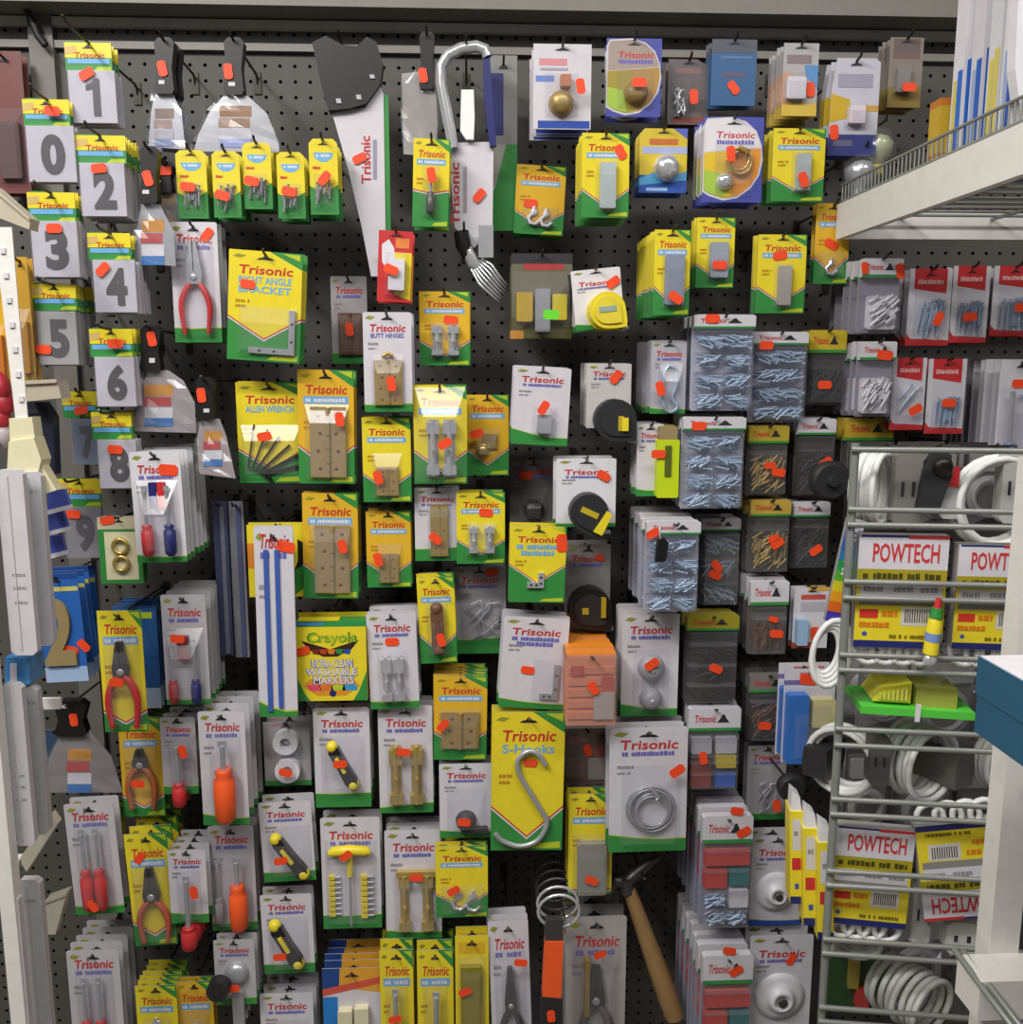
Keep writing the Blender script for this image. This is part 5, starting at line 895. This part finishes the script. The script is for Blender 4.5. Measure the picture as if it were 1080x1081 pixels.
# rainbow sleeve with a hanging white cord loop
w, h, c0 = rplace((866, 545, 896, 655), .03); rt = empty('lamp_cord_pack', c0-Vector((0, 0, h/2)), 'slanted rainbow sleeve with a white cord loop below', 'extension cord', rot=(0, R(9), -RA)); c = CS(w*.62, h*.99); m = M(); m.prism(c.p([(0, 1), (1, 1), (1, 0), (0, 0)]), -.01, 0, 'card', 'back')
for i, k in enumerate(('card', '#4a6fc0', '#3560b8', '#2f80b0', '#2f9a50', '#58b030', '#d8c828', '#e8a020', '#e06a20', '#4038a0')): m.rect(*c.r((0, .1*i, 1, .1*i+.1)), -.01-E, k)
[m.rect(*c.r((.3, .05+.042*i, .72, .05+.042*i+.026)), -.01-3*E, 'white') for i in range(12) if i % 5 != 4]; m.build('sleeve', rt)
for i in range(4): b = M(); b.ring((.002*i, -.006-.002*i, -.042), .018+.003*i, .004, 'cord', 'y', 20, 7, .9, 1.7); b.build('cord_loop', rt)
coil('cord_coil', 'white flat cord bundle at the top left of the rack', 918, 515, .06, .04, 5, tilt=(0, 0, R(55)), sq=1.15)
coil('cord_coil', 'white cord arc at the top right of the rack', 1052, 530, .05, .058, 5, tilt=(0, 0, R(10)), sq=1)
coil('cord_coil', 'left white cord coil in the middle tier', 893, 800, .08, .046, 5, tilt=(0, 0, R(-35)), plug=(.016, 'rubber', -.030, -.005))
coil('cord_coil', 'right large white cord coil in the middle tier', 966, 800, .085, .05, 6, tilt=(0, 0, R(35)), step=.010, plug=(.018, '#6a6864', .04, -.01))
coil('cord_coil', 'white cord coil partly cut by the white post', 1056, 800, .105, .042, 4, tilt=(0, 0, R(30)))
coil('cord_coil', 'grey-white ribbed cord coil in the bottom tier', 955, 1045, .08, .046, 8, k='#c4c4c2', tilt=(0, 0, R(40)), step=.011, sq=.8)
coil('cord_coil', 'pale cord bundle under the lower left sleeve', 905, 992, .06, .030, 4, k='#c4c4c2', sq=.6)
# grey plugs and sockets
for a, b, w_, h_, k, lb in ((955, 515, 28, 78, '#7c7a74', 'flat grey plug panel at the top of the rack'), (1066, 514, 26, 74, '#b4b4b2', 'pale grey socket box in the top right of the rack'), (926, 800, 22, 50, '#5c5a58', 'dark grey socket block between the white coils'), (1012, 985, 34, 34, '#d0d0ce', 'white socket cup under the tilted sleeve'), (970, 960, 20, 60, '#aaaaa8', 'grey cord end between the lower sleeves'), (1000, 525, 22, 42, '#c8c8c8', 'white plug with a red tag near the cord arc')):
    w, h, c0 = rplace((a-w_/2, b-h_/2, a+w_/2, b+h_/2), .045); rt = empty('plug', c0-Vector((0, 0, h/2)), lb, 'plug', rot=(0, 0, -RA)); e = w*.18
    m = M(); m.prism([(-w/2+e, 0), (w/2-e, 0), (w/2, e), (w/2, h-e), (w/2-e, h), (-w/2+e, h), (-w/2, h-e), (-w/2, e)], -.014, .012, k); m.build('shell', rt)
    m = M()
    if lb.startswith('white plug'): m.box(-w*.3, w*.3, -.016, -.014, h*.8, h*1.3, 'red'); m.build('red_tag', rt)
    else:
        for s in (-1, 1): m.box(s*w*.2-w*.06, s*w*.2+w*.06, -.0145, -.0139, h*.4, h*.6, 'ink')
        m.build('slot', rt)
for a, b, lb in ((978, 497, 'black plug clipped beside the grey plug panel'),):
    c0 = PR(a, b, .03); rt = empty('plug', c0-Vector((0, 0, .05)), lb, 'plug', rot=(0, R(12), -RA)); m = M(); m.prism([(-.012, 0), (.014, -.006), (.018, .05), (.01, .075), (-.006, .08), (-.016, .05)], -.012, .012, 'rubber'); m.build('shell', rt); m = M(); m.dome(.004, .058, -.012, .013, .008, 'black', 14); m.build('switch', rt)
# glue tube, lime tray and brush hanging at the rack
w, h, c0 = rplace((974, 645, 994, 690), -.015); rt = empty('glue_tube', c0-Vector((0, 0, h/2)), 'yellow glue tube with green cap in front of the wires', 'glue', rot=(0, R(4), -RA)); m = M(); m.tube([(0, 0, 0), (0, 0, h*.75), (0, 0, h*.85)], [w*.42, w*.4, w*.3], 'yellow', 10); m.tube([(0, 0, h*.3), (0, 0, h*.5)], w*.43, '#7a98d0', 10); m.build('tube_body', rt); m = M(); m.tube([(0, 0, h*.85), (0, 0, h*1.08)], [w*.38, w*.3], 'green', 10); m.build('cap', rt); m = M(); m.tube([(0, 0, h*1.08), (0, 0, h*1.3)], [w*.22, w*.16], 'red', 8); m.build('nozzle', rt); m = M(); m.dome(0, -.008, -.002, .009, .006, 'chrome', 10); m.build('foil_tail', rt)
w, h, c0 = rplace((902, 737, 1020, 748), .03); rt = empty('soap_tray', c0-Vector((0, 0, h/2)), 'lime green tray with a yellow scrubbing brush', 'tray', rot=(0, R(1.5), -RA)); m = M(); m.box(-w/2, w/2, -.03, .05, 0, h*.7, '#5ad048'); m.build('tray', rt)
m = M(); m.prism([(-w*.38, h), (-w*.05, h), (-w*.05, h+.028), (-w*.3, h+.018)], -.02, .04, '#e0dc3c'); m.build('brush_block', rt)
for i in range(7):
    m = M(); m.box(-w*.34+i*.0055, -w*.34+i*.0055+.003, -.024, -.02, h+.004, h+.012+.0015*i, '#d8d860'); m.build('bristle_tuft', rt)
m = M(); m.box(w*.0, w*.36, -.02, .04, h*.7, h+.022, '#a8ac4a'); m.build('sponge', rt)
m = M(); m.box(-.003, .003, -.032, -.03, -.006, h*1.2, 'white'); m.build('price_strip', rt)
# crinkled clear bags and a red-green pack seen through the lower wires
rt = empty('seed_pack', PR(900, 1070, .17), 'dim green and red pack behind the bottom wires', 'pack', rot=(0, 0, -RA)); m = M(); m.box(-.05, .05, 0, .004, 0, .10, '#2a4a28'); m.build('card', rt); m = M(); m.box(0, .02, -.012, 0, .02, .05, '#c04040'); m.build('red_cap', rt); m = M(); m.box(-.012, .004, -.01, 0, .05, .095, '#9a8a3a'); m.build('label', rt)
for a, b, s, lb in ((915, 740, 1, 'clear crinkled bag left of the lime tray'), (985, 1003, 1.1, 'clear shiny bag below the tilted sleeve'), (1010, 715, 1.2, 'clear plastic bag behind the yellow glue tube')):
    c0 = PR(a, b, .03); m = M(); rg = random.Random(a); n = 9; vs = []; fs = []
    for i in range(n):
        for j in range(5): vs.append((.008*s*(i-4)+rg.uniform(-1, 1)*.002, -rg.random()*.014, .008*s*j+rg.uniform(-1, 1)*.002))
    for i in range(n-1):
        for j in range(4): fs.append((i*5+j, i*5+5+j, i*5+6+j, i*5+1+j))
    m.add(vs, fs, 'clear'); o = m.build('plastic_bag', None, c0-Vector((0, 0, .016))); o.rotation_euler = (0, 0, -RA); tag(o, lb, 'bag')
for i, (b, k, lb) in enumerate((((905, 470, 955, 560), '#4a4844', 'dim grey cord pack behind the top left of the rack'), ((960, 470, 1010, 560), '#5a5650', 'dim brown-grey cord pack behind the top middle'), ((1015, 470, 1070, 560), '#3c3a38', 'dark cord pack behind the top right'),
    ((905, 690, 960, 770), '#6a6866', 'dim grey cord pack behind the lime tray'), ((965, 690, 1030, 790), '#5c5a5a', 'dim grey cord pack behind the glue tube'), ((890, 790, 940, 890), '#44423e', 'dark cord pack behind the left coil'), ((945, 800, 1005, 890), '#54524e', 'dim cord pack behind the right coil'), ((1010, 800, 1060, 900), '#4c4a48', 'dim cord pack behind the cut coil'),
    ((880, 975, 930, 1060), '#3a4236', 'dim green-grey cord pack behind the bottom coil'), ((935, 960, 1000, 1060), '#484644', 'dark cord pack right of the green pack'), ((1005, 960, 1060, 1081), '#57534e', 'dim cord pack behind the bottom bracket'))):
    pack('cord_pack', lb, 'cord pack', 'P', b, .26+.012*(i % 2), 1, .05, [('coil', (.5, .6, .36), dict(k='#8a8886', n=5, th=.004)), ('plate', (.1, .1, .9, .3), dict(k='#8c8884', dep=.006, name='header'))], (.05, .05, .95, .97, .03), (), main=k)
# white post, bracket and blue carton on the right edge
p = P(1072, 800, D-.98); m = M(); m.box(-.018, .018, 0, .03, 0, 1.40, 'enamel')
pw = P(1057, 800, D-.98); o = m.build('shelf_post', None, (P(1079, 800, D-.98).x, D-.70-.0, 0)); o.location.y = .98; tag(o, 'white slotted shelf post at the right edge', 'post')
br = empty('shelf_bracket', P(1040, 1081, D-.90), 'grey wire bracket and white price tray at the bottom right', 'bracket'); l = br.location
for a in (0, 9): m = M(); m.tube([P(1008+a, 1003+a*.2, D-.99)-l, P(1035+a, 1040, D-.93)-l, P(1072+a, 1088, D-.88)-l], .004, 'wire', 8); m.build('rod', br)
m = M(); q = P(1062, 1036, D-.93)-l; m.box(q.x-.03, q.x+.06, q.y, q.y+.05, q.z-.05, q.z, 'enamel'); m.build('tray', br)
pf = P(1035, 692, D-.88); pl = P(1031, 772, D-.88)
bx = empty('blue_carton', (pf.x, pf.y, pl.z), 'dark blue carton with white lid at the right edge', 'carton'); hb = pf.z-pl.z
m = M(); m.box(0, .2, -.3, 0, 0, hb*.49, 'boxblue'); m.build('carton_base', bx); m = M(); m.box(-.0015, .2, -.3, .0015, hb*.5, hb*.985, 'boxblue'); m.build('carton_lid', bx); m = M(); m.box(0, .2, -.3, 0, hb*.986, hb, 'white'); m.build('white_top', bx)
ds = empty('display_shelf', (pf.x+.06, pf.y+.02, pl.z-.02), 'white side shelf under the dark blue carton', 'shelf'); m = M(); m.box(0, .3, -.34, 0, 0, .0195, 'enamel'); m.build('deck', ds); m = M(); m.box(.26, .30, -.03, 0, -pl.z+.02, 0, 'enamel'); m.build('post', ds)
# ------------------------------------------------------------------ left edge: neighbouring gondola
lp = P(4, 900, D-1.18); lr = empty('gondola_rack', (lp.x, lp.y, 0), 'white shelf upright with arms at the left edge', 'post')
m = M(); m.box(-.012, .008, 0, .02, 0, P(0, 480, D-1.18).z, 'enamel'); m.build('upright', lr)
for py in (530, 760): m = M(); zz = P(20, py, .43).z; m.box(-.01, .03, .130, .138, zz-.008, zz+.008, 'enamel'); m.box(-.01, .002, .02, .131, zz-.008, zz+.008, 'enamel'); m.build('arm', lr)
for i, (b, dd, k, lb) in enumerate((((6, 497, 34, 692), .47, '#cfccd0', 'front long white box in the upper left row'), ((30, 499, 52, 682), .44, '#c4c2c8', 'rear long white box in the upper left row'), ((10, 722, 32, 892), .47, '#c4c2c6', 'front long white box in the middle left row'), ((30, 724, 48, 880), .44, '#b8b6ba', 'rear long white box in the middle left row'), ((10, 945, 29, 1120), .49, '#cac8cc', 'front long white box in the lowest left row'), ((28, 928, 52, 1120), .45, '#b9b7ba', 'rear long white box in the lowest left row'))):
    w, h, l = place(b, dd, 0); rt = empty('long_box', l, lb, 'box'); m = M(); e = .006; m.prism([(-w/2+e, 0), (w/2-e, 0), (w/2, e), (w/2, h-e), (w/2-e, h), (-w/2+e, h), (-w/2, h-e), (-w/2, e)], -.006, .006, k); c = CS(w, h)
    for v in (.55, .62, .7) if i % 2 == 0 else (.1,): m.greek(*c.r((.3, v, .8, v+.018)), -.006-E, 'grey', i)
    m.build('carton', rt); m = M(); m.box(-w*.1, -w*.06, -.0075, -.006, h*.03, h*.97, k); m.build('fold_edge', rt)
traced('clip_strip', 'translucent white clip strip hanging at the left edge', 'clip strip', .43, [('strip', 'enamel', [(-6, 240), (13, 240), (30, 442), (17, 442)], -.002, 0)]+[('notch', 'card', box2(2+i*3.2, 262+i*26, 7+i*3.2, 268+i*26), -.004, -.002) for i in range(7)])
traced('work_glove', 'cream cotton work glove hanging below the clip strip', 'glove', .42, [('cuff', 'cream', [(15, 441), (39, 440), (42, 462), (16, 466)], -.014, .01), ('palm', 'cream', [(16, 465), (42, 461), (50, 484), (46, 500), (14, 504)], -.018, .012), ('finger', 'cream', [(14, 503), (22, 503), (25, 522), (16, 522)], -.014, .008), ('finger', 'cream', [(23, 503), (31, 501), (36, 520), (28, 522)], -.015, .009), ('finger', 'cream', [(32, 501), (40, 499), (48, 518), (39, 521)], -.015, .009), ('finger', 'cream', [(41, 499), (48, 489), (64, 516), (52, 520)], -.013, .007)])
for i, (y, x) in enumerate(((518, 52), (541, 50), (566, 48))):
    traced('blue_packet', ('top', 'middle', 'bottom')[i]+' small blue packet beside house number 9', 'packet', .36-.02*i, [('pouch', '#4a58b0', [(x, y), (x+18, y-2), (x+24, y+17), (x, y+22)], -.006, .002), ('white_seam', 'card', [(x, y+20), (x+24, y+14), (x+25, y+18), (x, y+25)], -.007, .001)])
for b, dd, k, k2, lb in (((-8, 55, 28, 205), .05, '#7a4440', '#5a3a36', 'dim red pack at the upper left edge'), ((19, 272, 34, 408), .24, '#c89a30', '#a87828', 'narrow amber pack behind the clip strip'), ((-10, 300, 8, 408), .24, '#e8b428', '#d07820', 'orange and yellow pack at the left edge')):
    pack('hanging_pack', lb, 'hardware pack', 'P', b, dd, 1, .02, [('plate', (.2, .5, .85, .9), dict(k=k2, dep=.01, name='contents'))], (.1, .4, .95, .95, .014), (), main=k, hk=.02)
traced('dark_bag', 'dark navy bag behind the cream glove', 'bag', .26, [('bag', '#1e2234', [(26, 424), (50, 424), (60, 440), (62, 500), (30, 505)], -.012, .008), ('zip', 'ink', [(30, 432), (48, 432), (50, 436), (30, 436)], -.0135, -.012)])
traced('wall_bracket', 'beige shelf arm behind the clip strip', 'bracket', .30, [('arm', 'beige', [(22, 404), (62, 402), (66, 420), (26, 424)], -.004, .03), ('lip', 'beige', [(22, 402), (62, 400), (62, 404), (22, 406)], -.008, .034)])
traced('wall_bracket', 'beige shelf edge sloping down at the upper left', 'bracket', .36, [('arm', 'beige', [(-6, 198), (34, 233), (33, 243), (-6, 228)], -.006, .02), ('lip', 'beige', [(-6, 196), (34, 231), (34, 234), (-6, 200)], -.009, .022)])
traced('wall_bracket', 'cream shelf bracket between the middle and lowest left boxes', 'bracket', .40, [('arm', '#c8c4b0', [(22, 905), (55, 858), (62, 868), (30, 918)], -.006, .01), ('end_hook', 'enamel', [(9, 905), (24, 904), (18, 922), (12, 922)], -.008, .008)])
traced('wall_bracket', 'short cream bracket beside the lowest left boxes', 'bracket', .36, [('arm', '#b8b4a4', [(50, 950), (72, 942), (60, 984), (52, 984)], -.006, .01), ('lip', '#b8b4a4', [(50, 948), (72, 940), (72, 943), (50, 951)], -.008, .012)])
for i in range(4):
    m = M(); rg = random.Random(i); m.tube([(0, 0, 0), (.004, -.006, .014), (-.002, .004, .03), (0, 0, .04)], [.004, .014, .012, .003], '#b02a38' if i < 3 else '#c0b4b8', 5); o = m.build('foil_bow', None, P(2+4*(i % 2), 424+16*i, .40)); tag(o, ('upper red', 'second red', 'lower red', 'pale pink')[i]+' foil bow at the left edge above white boxes', 'bow')
traced('blue_box', 'small blue and white box under the long white boxes', 'box', .44, [('carton', '#4a90d0', box2(9, 692, 35, 720), -.01, .03), ('white_label', 'white', box2(15, 698, 22, 720), -.0115, -.01)])
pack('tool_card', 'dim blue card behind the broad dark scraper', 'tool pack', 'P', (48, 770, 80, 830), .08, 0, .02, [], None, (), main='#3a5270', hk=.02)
